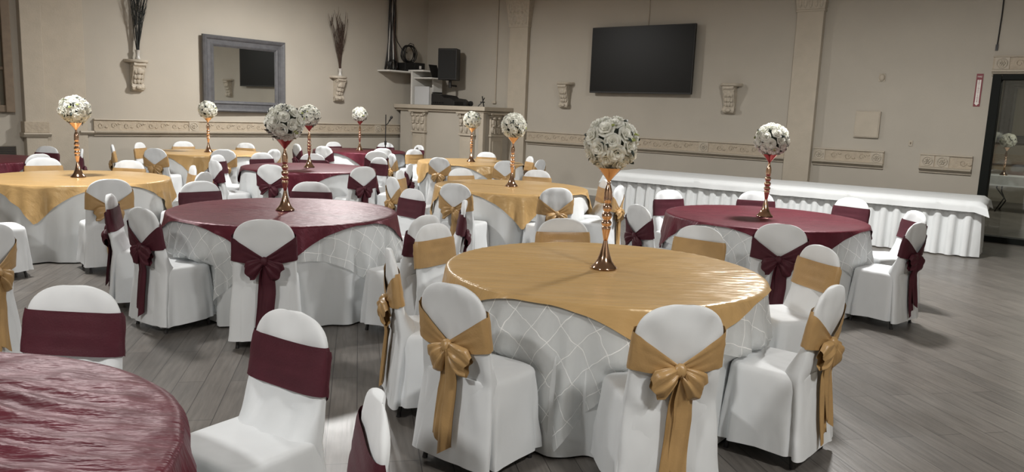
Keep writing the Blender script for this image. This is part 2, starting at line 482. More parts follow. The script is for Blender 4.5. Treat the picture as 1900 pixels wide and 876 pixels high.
# doorway with the next room behind it -------------------------------
dr = struct(onwall(MB().box(DX0, DX0 + 0.12, -0.03, 0.16, 0, DH).build('door_1', DOORF, bevel=0.006), 'R', 0))
dr['label'] = 'dark framed glass doorway at the right end of the wall'
MB().box(DX0 + 0.12, DX1, -0.03, 0.16, DH - 0.08, DH).build('door_head', DOORF, dr, bevel=0.006)
MB().box(DX1 - 0.1, DX1, -0.03, 0.16, 0, DH - 0.08).build('door_jamb', DOORF, dr, bevel=0.006)
MB().box(DX0 + 0.12, DX1 - 0.1, -0.03, 0.16, 0.0, 0.09).build('door_sill', DOORF, dr, bevel=0.006)
MB().box(DX0 + 0.12, DX1 - 0.1, 0.06, 0.068, 0.09, DH - 0.08).build('door_pane', GLASS, dr)
# next room shell
m = MB().box(8.5, 19, 8.3, 8.5, 0, 3.6); m.box(8.3, 8.5, 0.2, 8.5, 0, 3.6); m.box(19, 19.2, 0.2, 8.5, 0, 3.6)
struct(onwall(m.build('wall_next_room', WALL), 'R', 0))
m = MB().box(8.3, 19.2, 0.2, 8.5, 3.6, 3.7)
struct(onwall(m.build('ceiling_next_room', CEILM), 'R', 0))
m = MB().box(8.5, 19, 8.24, 8.298, 0.95, 1.15); m.box(8.5, 19, 8.20, 8.298, 0.92, 0.95)
struct(onwall(m.build('trim_next_room', FRIEZE), 'R', 0))
ld = bpy.data.lights.new('next_room_fill_light', 'AREA'); ld.shape = 'DISK'; ld.size = 0.5; ld.energy = 80; ld.color = (1, 0.95, 0.86)  # added area light to brighten the next room, no fixture there
lo = bpy.data.objects.new('next_room_fill_light', ld); lo.location = wp('R', 13.4, -4.2, 3.5); col.objects.link(lo)

# ceiling lamp fixtures ---------------------------------------------
DIFF = mat('lit_lamp_diffuser', (1, 1, 1, 1), 0.5, emis=(1, 0.95, 0.88, 1), estr=4.0)
lampnames = ['above the table before the mirror', 'above the burgundy table by the long table', 'added for general light above the gold table at far left', 'added behind the camera as front fill on the right', 'added behind the camera as front fill on the left']
lamp0 = None
for (lx, ly, lz, pw), nm in zip(LAMPS, lampnames):
    if lamp0 is None:
        t = thing('ceiling_lamp', '', 'ceiling lamp', group='round ceiling lamps of the hall')
        MB().lathe([(0.10, 0.799), (0.10, 0.77), (0.02, 0.76), (0.018, 0.06), (0.30, 0.05), (0.33, 0.0), (0.31, -0.02)], 24).build('lamp_body', TRIM, t, smooth=True)
        MB().lathe([(0.305, -0.019), (0.25, -0.035), (0.0, -0.045)], 24, cap=False).build('lamp_diffuser', DIFF, t, smooth=True)
        lamp0 = t
    else:
        t = copy_tree(lamp0)
    t['label'] = 'round white hanging ceiling lamp ' + nm
    t.location = (lx, ly, lz)
# ------------------------------------------------------------------ things on the walls
def wthing(name, label, cat, side, s, z, out=0.0, group=None):
    return onwall(thing(name, label, cat, group=group), side, s, z, out)

# framed mirror
t = wthing('wall_mirror', 'large rectangular mirror in a wide grey moulded frame on the left wall', 'mirror', 'L', -5.05, 1.46, 0.032)
t.rotation_euler[2] += math.radians(1.7)
W2, H2 = 0.92, 1.45
gw, gz0, gz1 = 0.69, 0.21, 1.25
prof = [(0.0, 0.0), (0.0, 0.05), (0.03, 0.075), (0.07, 0.06), (0.10, 0.035), (0.16, 0.03), (0.19, 0.05), (0.215, 0.04), (0.235, 0.02), (0.235, 0.0)]
def framebar(p0, p1, q0, q1):
    # p outer corners, q inner corners in (x, z); swept by the moulding profile
    m = MB()
    for (P, Q) in ((p0, q0), (p1, q1)):
        for (d, h) in prof:
            u = d / 0.235
            m.v.append((P[0] + (Q[0] - P[0]) * u, -h - 0.003, P[1] + (Q[1] - P[1]) * u))
    n = len(prof)
    for i in range(n - 1):
        m.f.append((i, i + 1, n + i + 1, n + i))
    m.f.append(tuple(range(n))); m.f.append(tuple(range(2 * n - 1, n - 1, -1))); m.f.append((n - 1, 0, n, 2 * n - 1))
    return m
O = [(-W2, 0), (W2, 0), (W2, H2), (-W2, H2)]
I = [(-gw, gz0), (gw, gz0), (gw, gz1), (-gw, gz1)]
for k in range(4):
    framebar(O[k], O[(k + 1) % 4], I[k], I[(k + 1) % 4]).build('frame_bar', FRAMEM, t)
g = MB().box(-gw, gw, -0.015, -0.004, gz0, gz1).build('mirror_pane', MIRROR, t)
bz = MB()
for (a, b2) in (((-gw, gz0), (gw, gz0)), ((gw, gz0), (gw, gz1)), ((gw, gz1), (-gw, gz1)), ((-gw, gz1), (-gw, gz0))):
    bz.tube([(a[0], -0.018, a[1]), (b2[0], -0.018, b2[1])], 0.008, 5)
bz.build('inner_bead', FRAMEM, t)

# corbels (scrolled wall brackets)
def corbel_meshes():
    top = MB()
    poly = []
    for k in range(13):
        a = PI + PI * k / 12
        poly.append((0.21 * math.cos(a), 0.23 * math.sin(a)))
    n = len(poly)
    for z, sc_ in ((0.50, 0.9), (0.515, 1.0), (0.54, 1.0), (0.555, 0.95)):
        top.v += [(x * sc_, y * sc_ - 0.003, z) for x, y in poly]
    for j in range(3):
        for k in range(n):
            k2 = (k + 1) % n
            top.f.append((j * n + k, j * n + k2, (j + 1) * n + k2, (j + 1) * n + k))
    top.f.append(tuple(range(n))[::-1]); top.f.append(tuple(range(3 * n, 4 * n)))
    side = [(-0.003, 0.50), (-0.19, 0.50), (-0.195, 0.46), (-0.165, 0.43), (-0.15, 0.36), (-0.115, 0.27), (-0.085, 0.19), (-0.08, 0.14), (-0.10, 0.11), (-0.115, 0.07), (-0.10, 0.03), (-0.06, 0.01), (-0.003, 0.0)]
    body = MB().prismx(side, -0.105, 0.105)
    scroll = []
    for sx in (-1, 1):
        pts = [(sx * 0.11, -0.075 + 0.045 * (1 - t * 0.75) * math.cos(t * 9), 0.07 + 0.045 * (1 - t * 0.75) * math.sin(t * 9)) for t in [k / 14 for k in range(15)]]
        scroll.append(MB().tube(pts, 0.010, 5).mesh('scroll', STONE, 'all'))
        pts = [(sx * 0.11, -0.14 + 0.04 * (1 - t * 0.75) * math.cos(t * 9), 0.44 + 0.04 * (1 - t * 0.75) * math.sin(t * 9)) for t in [k / 14 for k in range(15)]]
        scroll.append(MB().tube(pts, 0.010, 5).mesh('scroll', STONE, 'all'))
    leaf = MB()
    for k, (y, z, wd) in enumerate(((-0.155, 0.36, 0.06), (-0.125, 0.27, 0.055), (-0.10, 0.19, 0.045))):
        leaf.ball((0, y, z), (wd, 0.022, 0.06), 8, 6)
        for sx in (-1, 1):
            leaf.ball((sx * 0.055, y + 0.008, z - 0.01), (0.035, 0.018, 0.05), 8, 5)
    leaf.ball((0, -0.115, 0.07), (0.06, 0.025, 0.035), 8, 5)
    return scroll, top.mesh('bracket_shelf', STONE, 30), body.mesh('bracket_body', STONE), leaf.mesh('acanthus_leaf', STONE, 'all')
cm = corbel_meshes()
cob = None
for side, s, z, lb in (('L', -7.2, 1.78, 'carved plaster bracket on the left wall holding the leftmost twig vase'),
                       ('L', -2.76, 1.76, 'carved plaster bracket under the twig vase right of the mirror'),
                       ('R', 4.29, 1.80, 'empty carved plaster bracket on the wall left of the television'),
                       ('R', 8.04, 1.80, 'empty carved plaster bracket on the wall right of the television')):
    if cob is None:
        t = wthing('wall_bracket', lb, 'bracket', side, s, z, group='carved wall brackets')
        for nm, me in zip(('bracket_shelf', 'bracket_body', 'acanthus_leaf'), cm[1:]):
            link(nm, me, t)
        for me in cm[0]: link('scroll', me, t)
        cob = t
    else:
        t = copy_tree(cob); onwall(t, side, s, z); t['label'] = lb

# vases with twigs
def twig_vase(side, s, z, label, tall, spread, tm, seed, lean):
    rnd = random.Random(seed)
    t = wthing('twig_vase', label, 'vase', side, s, z, 0.11, group='vases of tall dry twigs')
    MB().lathe([(0.045, 0.001), (0.05, 0.01), (0.035, 0.05), (0.032, 0.10), (0.045, 0.16), (0.048, 0.165), (0.040, 0.16), (0.028, 0.10), (0.03, 0.06)], 16).build('vase', GLASSY, t, smooth=True)
    for k in range(22):
        a = rnd.uniform(-1, 1); b2 = rnd.uniform(-0.35, 0.15)
        h = tall * rnd.uniform(0.75, 1.0)
        m = MB()
        pts = []; rs = []
        for j in range(8):
            u = j / 7
            pts.append(((a * spread + lean) * u ** 1.4 + 0.012 * math.sin(u * 9 + k), b2 * spread * u ** 1.3 + 0.01 * math.cos(u * 7 + k * 2), 0.02 + h * u))
            rs.append(0.008 * (1 - u * 0.6))
        m.tube(pts, rs, 5)
        for q in range(5):
            u = rnd.uniform(0.35, 0.95)
            x = (a * spread + lean) * u ** 1.4; y = b2 * spread * u ** 1.3; zz = 0.02 + h * u
            dx = rnd.uniform(-0.10, 0.10)
            m.tube([(x, y, zz), (x + dx * 0.5, y - 0.01, zz + 0.10), (x + dx, y - 0.01, zz + 0.22)], [0.004, 0.003, 0.002], 4)
        m.build('twig', tm, t, smooth='all')
twig_vase('L', -7.2, 2.337, 'glass vase of dark twigs on the leftmost wall bracket', 1.75, 0.32, TWIG2, 4, 0.08)
twig_vase('L', -2.76, 2.317, 'vase of brown fan-spread twigs on the bracket right of the mirror', 1.30, 0.36, TWIG, 9, 0.0)

# television
t = wthing('television', 'large black flat television on the right wall', 'television', 'R', 6.145, 2.14, 0.0)
MB().box(-0.45, 0.45, -0.10, -0.003, 0.40, 0.95).build('wall_mount', BLACK, t)
MB().box(-1.155, 1.155, -0.165, -0.105, 0.0, 1.31).build('television_body', BLACK, t, bevel=0.008)
MB().box(-1.14, 1.14, -0.1665, -0.1652, 0.03, 1.295).build('screen', SCREEN, t)
m = MB().tube([(0.05, -0.012, 1.25), (0.06, -0.012, 1.6), (0.04, -0.012, 2.1), (0.05, -0.012, 2.84)], 0.007, 6)
m.build('power_cable', TRIM, t)

# access box, dome, conduit, plates
t = wthing('access_panel', 'square cream panel box above the right wall frieze', 'panel', 'R', 10.47, 1.49)
MB().box(-0.20, 0.19, -0.05, -0.003, 0, 0.43).build('panel_box', TRIM, t, bevel=0.006)
MB().box(-0.185, 0.175, -0.058, -0.05, 0.015, 0.415).build('panel_cover', TRIM, t, bevel=0.004)
t = wthing('wall_sensor', 'small round cream sensor dome high on the right wall', 'sensor', 'R', 10.61, 2.47)
m = MB()
m.ball((0, -0.012, 0), (0.045, 0.035, 0.06), 14, 8); m.build('sensor_dome', TRIM, t, smooth='all')
MB().box(-0.05, 0.05, -0.012, -0.003, -0.065, 0.065).build('sensor_base', TRIM, t, bevel=0.004)
t = wthing('switch_plate', 'tiny outlet plate left of the last frieze piece', 'outlet', 'R', 11.15, 1.39)
MB().box(-0.03, 0.03, -0.012, -0.002, 0, 0.09).build('plate', TRIM, t, bevel=0.003)
MB().box(-0.008, 0.008, -0.018, -0.012, 0.03, 0.06).build('outlet_toggle', WOODW, t)
t = wthing('wall_conduit', 'thin vertical conduit on the wall right of the loudspeaker', 'conduit', 'R', 2.29, 1.86)
MB().tube([(0, -0.02, 0.05), (0, -0.02, 1.5), (0, -0.02, 3.12)], 0.014, 6).build('pipe', TRIM, t)
MB().box(-0.075, 0.03, -0.05, -0.003, 0, 0.06).build('junction_box', TRIM, t, bevel=0.005)
t = tag(onwall(MB().tube([(0, -0.012, 0.0), (0.01, -0.012, 0.5), (0.0, -0.012, 1.1), (0.02, -0.012, 2.08)], 0.010, 6).build('wall_cable', BLACK), 'R', 12.17, 2.9), 'thin dark cable running up the wall above the doorway', 'cable')
MB().box(-0.018, 0.018, -0.02, -0.002, -0.03, 0.06).build('cable_plug', BLACK, t)

# fire extinguisher sign
t = wthing('extinguisher_sign', 'narrow red and white vertical fire extinguisher sign beside the doorway', 'sign', 'R', 12.0, 2.04)
MB().box(-0.045, 0.045, -0.010, -0.002, 0, 0.49).build('sign_plate', RED, t)
MB().prism([(-0.026, 0.40), (-0.026, 0.05), (-0.036, 0.05), (0.0, 0.012), (0.036, 0.05), (0.026, 0.05), (0.026, 0.40)], -0.0115, -0.0102).build('white_arrow', SIGNW, t)
def lettering(txt, x, y, z, size, m, parent, name='lettering'):
    cu = bpy.data.curves.new(name, 'FONT'); cu.body = txt; cu.size = size; cu.align_x = 'CENTER'; cu.align_y = 'CENTER'
    cu.extrude = 0.0004
    o = bpy.data.objects.new(name + '_source', cu); col.objects.link(o)
    dg = bpy.context.evaluated_depsgraph_get()
    me = bpy.data.meshes.new_from_object(o.evaluated_get(dg))
    bpy.data.objects.remove(o)
    me.materials.clear(); me.materials.append(m)
    q = link(name, me, parent)
    q.location = (x, y, z); q.rotation_euler = (PI / 2, 0, 0)
    return q
lettering('FIRE', 0, -0.0112, 0.445, 0.034, SIGNW, t)
for i, ch in enumerate('EXTINGUISHER'):
    lettering(ch, 0, -0.0122, 0.385 - i * 0.0285, 0.034, RED, t, 'letter')

# ------------------------------------------------------------------ carved counter (disc jockey stand) in the corner
# wall-R frame: x along the right wall from the corner, front face at out = FO
FO = 0.985
t = wthing('carved_counter', 'tall cream counter with carved capital pilasters in the far corner', 'counter', 'R', 0.0, 0.0, 0.0)
MB().box(0.12, 2.80, -FO + 0.02, -FO + 0.10, 0, 1.66).build('front_panel', WALL, t)
MB().box(2.72, 2.80, -FO + 0.10, -0.11, 0, 1.66).build('side_panel', WALL, t)
MB().box(0.01, 2.92, -FO - 0.10, -0.11, 1.68, 1.77).build('counter_top', TRIM, t, bevel=0.01)
MB().box(0.02, 2.84, -FO - 0.04, -0.14, 1.63, 1.68).build('counter_moulding', TRIM, t, bevel=0.01)
MB().box(0.12, 2.8, -FO - 0.02, -FO + 0.02, 0, 0.16).build('plinth', TRIM, t, bevel=0.005)
def cpil(x0, x1, side=False):
    def B(mb, a0, a1, o0, o1, z0, z1):
        if not side: mb.box(a0, a1, -FO - o1, -FO - o0, z0, z1)
        else: mb.box(2.80 + o0, 2.80 + o1, a0, a1, z0, z1)
        return mb
    c = (x0 + x1) / 2; hw = (x1 - x0) / 2
    p = B(MB(), x0, x1, -0.02, 0.05, 0.16, 1.12).build('pilaster_shaft', TRIM, t, bevel=0.006)
    B(MB(), x0 + 0.07, x1 - 0.07, 0.05, 0.062, 0.25, 1.02).build('raised_panel', TRIM, p, bevel=0.004)
    B(MB(), x0 - 0.03, x1 + 0.03, -0.02, 0.085, 1.12, 1.17).build('neck_moulding', TRIM, t, bevel=0.012)
    cap = B(MB(), x0 - 0.01, x1 + 0.01, -0.02, 0.06, 1.17, 1.60).build('capital_block', STONE, t, bevel=0.01)
    q = MB()
    def P(a, o, z): return (a, -FO - o, z) if not side else (2.80 + o, a, z)
    def R3(a, o, z): return (a, o, z) if not side else (o, a, z)
    for row in range(2):
        for k in range(3):
            a = c + (k - 1) * hw * 0.75
            z = 1.22 + row * 0.17
            q.ball(P(a, 0.065 + row * 0.015, z + 0.05), R3(0.055, 0.03, 0.085), 8, 6)
            q.ball(P(a, 0.09 + row * 0.02, z + 0.135), R3(0.05, 0.035, 0.025), 8, 5)
            q.ball(P(a + 0.03, 0.09 + row * 0.015, z + 0.02), R3(0.012, 0.012, 0.07), 6, 4)
    for sg in (-1, 1):
        pts = [P(c + sg * (hw - 0.01 + 0.055 * (1 - u * 0.8) * math.cos(u * 9)), 0.085, 1.555 + 0.045 * (1 - u * 0.8) * math.sin(u * 9)) for u in [k / 12 for k in range(13)]]
        q.tube(pts, 0.014, 6)
    q.build('acanthus_carving', STONE, cap, smooth='all')
    B(MB(), x0 - 0.07, x1 + 0.07, -0.02, 0.13, 1.60, 1.635).build('abacus', TRIM, t, bevel=0.008)
cpil(0.62, 1.02); cpil(2.16, 2.56); cpil(-0.78, -0.36, True)
MB().box(2.70, 2.83, -FO - 0.03, -FO + 0.06, 0, 1.63).build('corner_post', TRIM, t, bevel=0.01)

# white shelf unit at the left end of the counter
t = wthing('shelf_unit', 'white laminate shelf unit standing on the left end of the carved counter', 'shelf', 'R', 0.0, 1.771, 0.0)
MB().box(0.44, 0.49, -0.95, -0.30, 0.0, 0.76).build('side_board', LAMINATE, t, bevel=0.004)
MB().box(0.01, 0.86, -0.96, -0.20, 0.762, 0.80).build('shelf_board', LAMINATE, t, bevel=0.004)
MB().box(0.49, 1.08, -0.90, -0.35, 0.60, 0.63).build('shelf_board', LAMINATE, t, bevel=0.004)
MB().box(0.80, 0.84, -0.60, -0.30, 0.0, 0.60).build('side_board', LAMINATE, t, bevel=0.004)
# ledge on the left wall that carries the cables
t = tag(onwall(MB().box(-1.60, -0.40, -0.42, -0.003, 2.50, 2.535).build('wall_ledge', LAMINATE, bevel=0.004), 'L', 0), 'white ledge on the left wall carrying cables and receivers', 'shelf')
Z1 = 2.536
# receivers on the ledge
for (s0, s1, h, o0, o1, lb) in ((-1.06, -0.78, 0.20, 0.06, 0.36, 'left black receiver box under the cable coil on the white ledge'), (-0.76, -0.42, 0.22, 0.06, 0.36, 'right black receiver with a pale label on the white ledge')):
    t = wthing('receiver_box', lb, 'audio box', 'L', (s0 + s1) / 2, Z1, 0.0, group='audio boxes on the ledge')
    hw = (s1 - s0) / 2
    MB().box(-hw, hw, -o1, -o0, 0.001, h).build('receiver_body', BLACK, t, bevel=0.008)
    for k in range(3):
        MB().tube([(-hw + 0.05 + k * 0.06, -o1 - 0.0, 0.05), (-hw + 0.05 + k * 0.06, -o1 - 0.015, 0.05)], 0.012, 8).build('knob', DARKMETAL, t)
    if s0 > -0.78:
        MB().box(-0.02, 0.05, -o1 - 0.003, -o1, 0.08, 0.15).build('pale_label', SIGNW, t)
# coil of cable
t = wthing('cable_coil', 'coil of black cable resting upright on the receivers', 'cable', 'L', -0.80, Z1 + 0.205)
m = MB()
for k in range(7):
    r = 0.20 - 0.012 * (k % 3)
    y = -0.14 - 0.02 * k
    m.tube([(r * math.cos(a) + 0.008 * math.sin(3 * a + k), y + 0.01 * math.sin(2 * a + k), 0.212 + r * math.sin(a)) for a in [2 * PI * j / 28 for j in range(29)]], 0.011, 6)
m.build('coil_turns', BLACK, t, smooth='all')
MB().tube([(0.0, -0.15, 0.40), (0.08, -0.15, 0.47), (0.20, -0.14, 0.45), (0.24, -0.14, 0.30), (0.22, -0.14, 0.04)], 0.009, 6).build('cable_end', BLACK, t, smooth='all')
# bundle of cables coming down the wall
t = wthing('cable_bundle', 'bundle of grey cables hanging down the wall to the ledge', 'cable', 'L', -1.22, Z1)
rnd = random.Random(5)
for k in range(14):
    x = rnd.uniform(-0.075, 0.075); y = -rnd.uniform(0.03, 0.12)
    pts = []
    for j in range(12):
        u = j / 11
        z = 0.02 + u * 2.44
        sp = 1.0 + 1.3 * max(0, 0.25 - u) * 4 * (0.5 + 0.5 * (k % 3))
        pts.append((x * sp + 0.02 * math.sin(u * 8 + k), y * (1 + 0.8 * max(0, 0.2 - u)), z))
    MB().tube(pts, 0.012 + 0.004 * (k % 3), 6).build('cable', [BLACK, DARKMETAL, TWIG, LAMINATE][k % 4] if k != 3 else LAMINATE, t, smooth='all')
m = MB()
for k in range(6):
    m.tube([(0.10 * math.cos(a) * (1 + 0.1 * k) - 0.06, -0.22 + 0.012 * k, 0.13 + 0.11 * math.sin(a)) for a in [2 * PI * j / 20 for j in range(21)]], 0.011, 6)
m.build('hanging_loop', BLACK, t, smooth='all')
MB().tube([(0.06, -0.08, 0.95), (0.12, -0.09, 0.70), (0.28, -0.12, 0.50), (0.42, -0.14, 0.44)], 0.010, 6).build('loose_cable', BLACK, t, smooth='all')
# laptop on the shelf unit
t = wthing('laptop', 'open black laptop seen from its side on the shelf unit', 'laptop', 'R', 0.80, 1.771 + 0.631, 0.62)
MB().box(-0.20, 0.14, -0.13, 0.13, 0.001, 0.022).build('keyboard_base', BLACK, t, bevel=0.004)
MB().add([(0.14, -0.13, 0.02), (0.14, 0.13, 0.02), (0.155, 0.13, 0.02), (0.155, -0.13, 0.02), (0.02, -0.13, 0.30), (0.02, 0.13, 0.30), (0.035, 0.13, 0.305), (0.035, -0.13, 0.305)],
         [(0, 3, 2, 1), (4, 5, 6, 7), (0, 1, 5, 4), (1, 2, 6, 5), (2, 3, 7, 6), (3, 0, 4, 7)]).build('laptop_lid', BLACK, t)
# pale box, mixer, headphones, tablet stand on the counter
t = wthing('pale_box', 'pale upright box on the counter under the shelf unit', 'box', 'R', 0.80, 1.771, FO - 0.05)
MB().box(-0.24, 0.24, 0.0, 0.03, 0.001, 0.42).build('box_face', SILVER, t, bevel=0.004)
MB().box(-0.23, 0.23, 0.03, 0.12, 0.001, 0.40).build('box_back', LAMINATE, t, bevel=0.004)
t = wthing('audio_mixer', 'black audio mixer with sloped top on the carved counter', 'mixer', 'R', 1.45, 1.771, 0.60)
MB().prism([(-0.38, 0.0), (0.36, 0.0), (0.36, 0.10), (0.25, 0.16), (0.02, 0.18), (-0.05, 0.23), (-0.38, 0.26)], -0.28, 0.24).build('mixer_case', BLACK, t, bevel=0.008)
for k in range(6):
    MB().tube([(-0.3 + k * 0.06, -0.285, 0.06), (-0.3 + k * 0.06, -0.305, 0.06)], 0.014, 8).build('mixer_knob', DARKMETAL, t)
MB().box(-0.40, -0.30, -0.22, 0.0, 0.262, 0.30).build('mixer_module', BLACK, t, bevel=0.004)
t = wthing('headphones', 'black headphones resting on the counter beside the mixer', 'headphones', 'R', 1.97, 1.771, 0.62)
for sx in (-1, 1):
    MB().tube([(0.03 + sx * 0.015, sx * 0.05, 0.062), (0.03 + sx * 0.015, sx * 0.09, 0.062)], 0.06, 14).build('ear_cup', BLACK, t, smooth=True)
MB().tube([(-0.08 * math.sin(a) + 0.03, 0.09 * math.cos(a), 0.062 + 0.02 * math.sin(a)) for a in [PI * j / 12 for j in range(13)]], 0.012, 6).build('headband', BLACK, t, smooth='all')
t = wthing('tablet_stand', 'small black folding stand on the right of the counter', 'stand', 'R', 2.50, 1.771, 0.70)
MB().tube([(-0.08, -0.05, 0.006), (0.01, 0.0, 0.11), (0.05, 0.02, 0.2)], 0.011, 6).build('stand_leg', BLACK, t)
MB().tube([(0.08, -0.03, 0.006), (0.03, 0.0, 0.10), (-0.02, 0.02, 0.23)], 0.014, 6).build('stand_leg', BLACK, t)
MB().box(-0.05, 0.07, -0.01, 0.01, 0.09, 0.115).build('crossbar', BLACK, t)
# loudspeaker on the wall
t = wthing('loudspeaker', 'black loudspeaker on a wall bracket above the carved counter', 'loudspeaker', 'R', 0.78, 2.36)
t.rotation_euler = (0, 0, TR + math.radians(20))
t.location = wp('R', 1.22, 0.42, 2.36)
MB().add([(-0.24, -0.20, 0), (0.24, -0.20, 0), (0.17, 0.17, 0), (-0.17, 0.17, 0), (-0.24, -0.20, 0.72), (0.24, -0.20, 0.72), (0.17, 0.17, 0.72), (-0.17, 0.17, 0.72)],
         [(0, 3, 2, 1), (4, 5, 6, 7), (0, 1, 5, 4), (1, 2, 6, 5), (2, 3, 7, 6), (3, 0, 4, 7)]).build('cabinet', BLACK, t, bevel=0.015)
MB().box(-0.21, 0.21, -0.212, -0.20, 0.04, 0.68).build('grille', mat('speaker_grille', srgb(20, 20, 19), 0.7, bump=0.5, bscale=300), t, bevel=0.004)
MB().tube([(0, 0.0, -0.005), (0, 0.0, -0.17)], 0.035, 10).build('pole_socket', BLACK, t)
MB().tube([(0, 0.0, -0.12), (0.0, 0.35, -0.12)], 0.022, 8).build('wall_arm', BLACK, t)
# microphone stand
t = thing('microphone_stand', 'thin black microphone stand in front of the left wall', 'microphone stand', (-2.83, 16.95, 0))
MB().lathe([(0.13, 0.0), (0.13, 0.012), (0.10, 0.025), (0.015, 0.04)], 18).build('round_base', BLACK, t, smooth=True)
MB().tube([(0, 0, 0.03), (0, 0, 0.9)], 0.014, 8).build('lower_pole', BLACK, t)
MB().tube([(0, 0, 0.9), (0, 0, 1.52)], 0.012, 8).build('upper_pole', BLACK, t)
MB().tube([(0, 0, 0.87), (0, 0, 0.95)], 0.026, 8).build('clutch', BLACK, t)
MB().tube([(0.0, 0, 1.30), (0.05, -0.01, 1.33), (0.10, -0.02, 1.44)], 0.010, 6).build('clip_arm', BLACK, t)
m = MB().tube([(0.08, -0.02, 1.38), (0.115, -0.02, 1.45)], [0.014, 0.02], 8); m.ball((0.125, -0.02, 1.465), 0.032, 10, 7)
m.build('microphone', BLACK, t, smooth='all')
# ------------------------------------------------------------------ table linen
TH, TRAD = 0.76, 0.915
def fold(th, drop, seed):
    return drop * (0.085 + 0.060 * math.sin(9 * th + seed + 0.8 * math.sin(2 * th)) + 0.038 * math.sin(17 * th + seed * 2.3) + 0.016 * math.sin(31 * th + seed))
def cloth_mesh(name, m, seed, off, half=None, phi=0.0, hemz=0.012, rings=6, seg=216, levels=14, crease=0.0, cdir=0.0, cfreq=14.0, uv=False, minhang=0.015, chairs=()):
    """Round-table drape. half = half side of a square cloth turned by phi, or None for a floor-length round cloth."""
    mb = MB(); uvs = []
    R = TRAD + off
    ztop = TH + 0.004 + off
    def cz(x, y):
        if not crease: return 0.0
        u = x * math.cos(cdir) + y * math.sin(cdir); v = -x * math.sin(cdir) + y * math.cos(cdir)
        ph = v * cfreq * 2 * PI + 5.0 * nz(u * 0.9 + seed, v * 1.6, seed) + 1.5 * nz(u * 4, v * 6, seed + 7)
        am = min(1.0, max(0.0, 0.55 + 1.3 * nz(u * 1.7 + 3 * seed, v * 3.0, seed + 1)))
        c = am * (0.5 + 0.5 * math.sin(ph)) ** 1.6 + 0.35 * nz(u * 9, v * 14, seed + 3)
        return crease * c
    mb.v.append((0, 0, ztop)); uvs.append((0, 0))
    for i in range(1, rings + 1):
        r = (R - 0.012) * i / rings
        for k in range(seg):
            a = 2 * PI * k / seg
            x, y = r * math.cos(a), r * math.sin(a)
            mb.v.append((x, y, ztop + max(-0.004, cz(x, y) * min(1, (R - r) / 0.05 + 0.15)) if crease else ztop)); uvs.append((x, y))
    # rounded edge then the hanging part
    for j in range(levels + 1):
        t = j / levels
        for k in range(seg):
            a = 2 * PI * k / seg
            if half is None:
                L = ztop - hemz
                L0 = L
            else:
                q = a - phi
                c_, s_ = abs(math.cos(q)), abs(math.sin(q))
                d = half / max(c_, s_) if max(c_, s_) > 0 else half
                # phi points at a corner: rotate by 45 degrees
                q2 = q + PI / 4
                d = half / max(abs(math.cos(q2)), abs(math.sin(q2)))
                L = max(minhang, d - TRAD)
                L0 = min(L, ztop - hemz)
            drop = 0.006 + (L0 - 0.006) * t
            rr = R + fold(a, max(0, drop - 0.03), seed) * (1.0 if half is None else 1.0) + 0.004 * min(1, drop / 0.03)
            if half is not None:
                rr += drop * (0.02 + 0.055 * math.sin(28 * a + seed + 2 * math.sin(3 * a)) + 0.03 * math.sin(47 * a)) + 0.012 * t
            z = ztop - drop
            if z < 0.50:
                for (ca, fr_, hwid) in chairs:
                    da = (a - ca + PI) % (2 * PI) - PI
                    if abs(da) < 1.0:
                        lim = (fr_ - 0.012 + off) / math.cos(da)
                        ex = max(0.0, abs(fr_ * math.tan(da)) - hwid) / 0.10
                        k_ = max(0.0, 1 - ex) * min(1, (0.50 - z) / 0.04)
                        if rr > lim: rr += (lim - rr) * k_
            mb.v.append((rr * math.cos(a), rr * math.sin(a), z)); uvs.append(((TRAD + drop) * math.cos(a - phi + PI / 4), (TRAD + drop) * math.sin(a - phi + PI / 4)))
    for k in range(seg):
        mb.f.append((0, 1 + k, 1 + (k + 1) % seg))
    for i in range(rings + levels):
        for k in range(seg):
            k2 = (k + 1) % seg
            a = 1 + i * seg
            mb.f.append((a + k, a + seg + k, a + seg + k2, a + k2))
    if uv: mb.uv = uvs
    return mb.mesh(name, m, 'all')

TABLES = {  # x, y, colour, corner angle (deg), near?, description
 'A': (0.55, 4.50, 'gold', -73, 2, 'the front gold table'),
 'B': (2.41, 7.38, 'burgundy', -88, 1, 'the burgundy table beside the long table'),
 'C': (-1.92, 6.48, 'burgundy', -79, 1, 'the burgundy table left of the front gold table'),
 'D': (-4.79, 8.49, 'gold', -84, 1, 'the far left gold table'),
 'E': (-0.03, 9.44, 'gold', -82, 1, 'the gold table behind the front gold one'),
 'F': (-5.35, 13.56, 'gold', -80, 0, 'the gold table below the mirror'),
 'G': (-2.94, 11.10, 'burgundy', -87, 0, 'the middle burgundy table'),
 'H': (-3.20, 16.00, 'burgundy', -70, 0, 'the rear burgundy table by the microphone'),
 'I': (-0.78, 13.79, 'gold', -60, 0, 'the gold table before the carved counter'),
 'J': (-1.74, 1.66, 'burgundy', -5, 2, 'the burgundy table in the bottom left corner'),
 'K': (-7.30, 10.35, 'burgundy', -40, 0, 'the burgundy table at the left edge'),
}
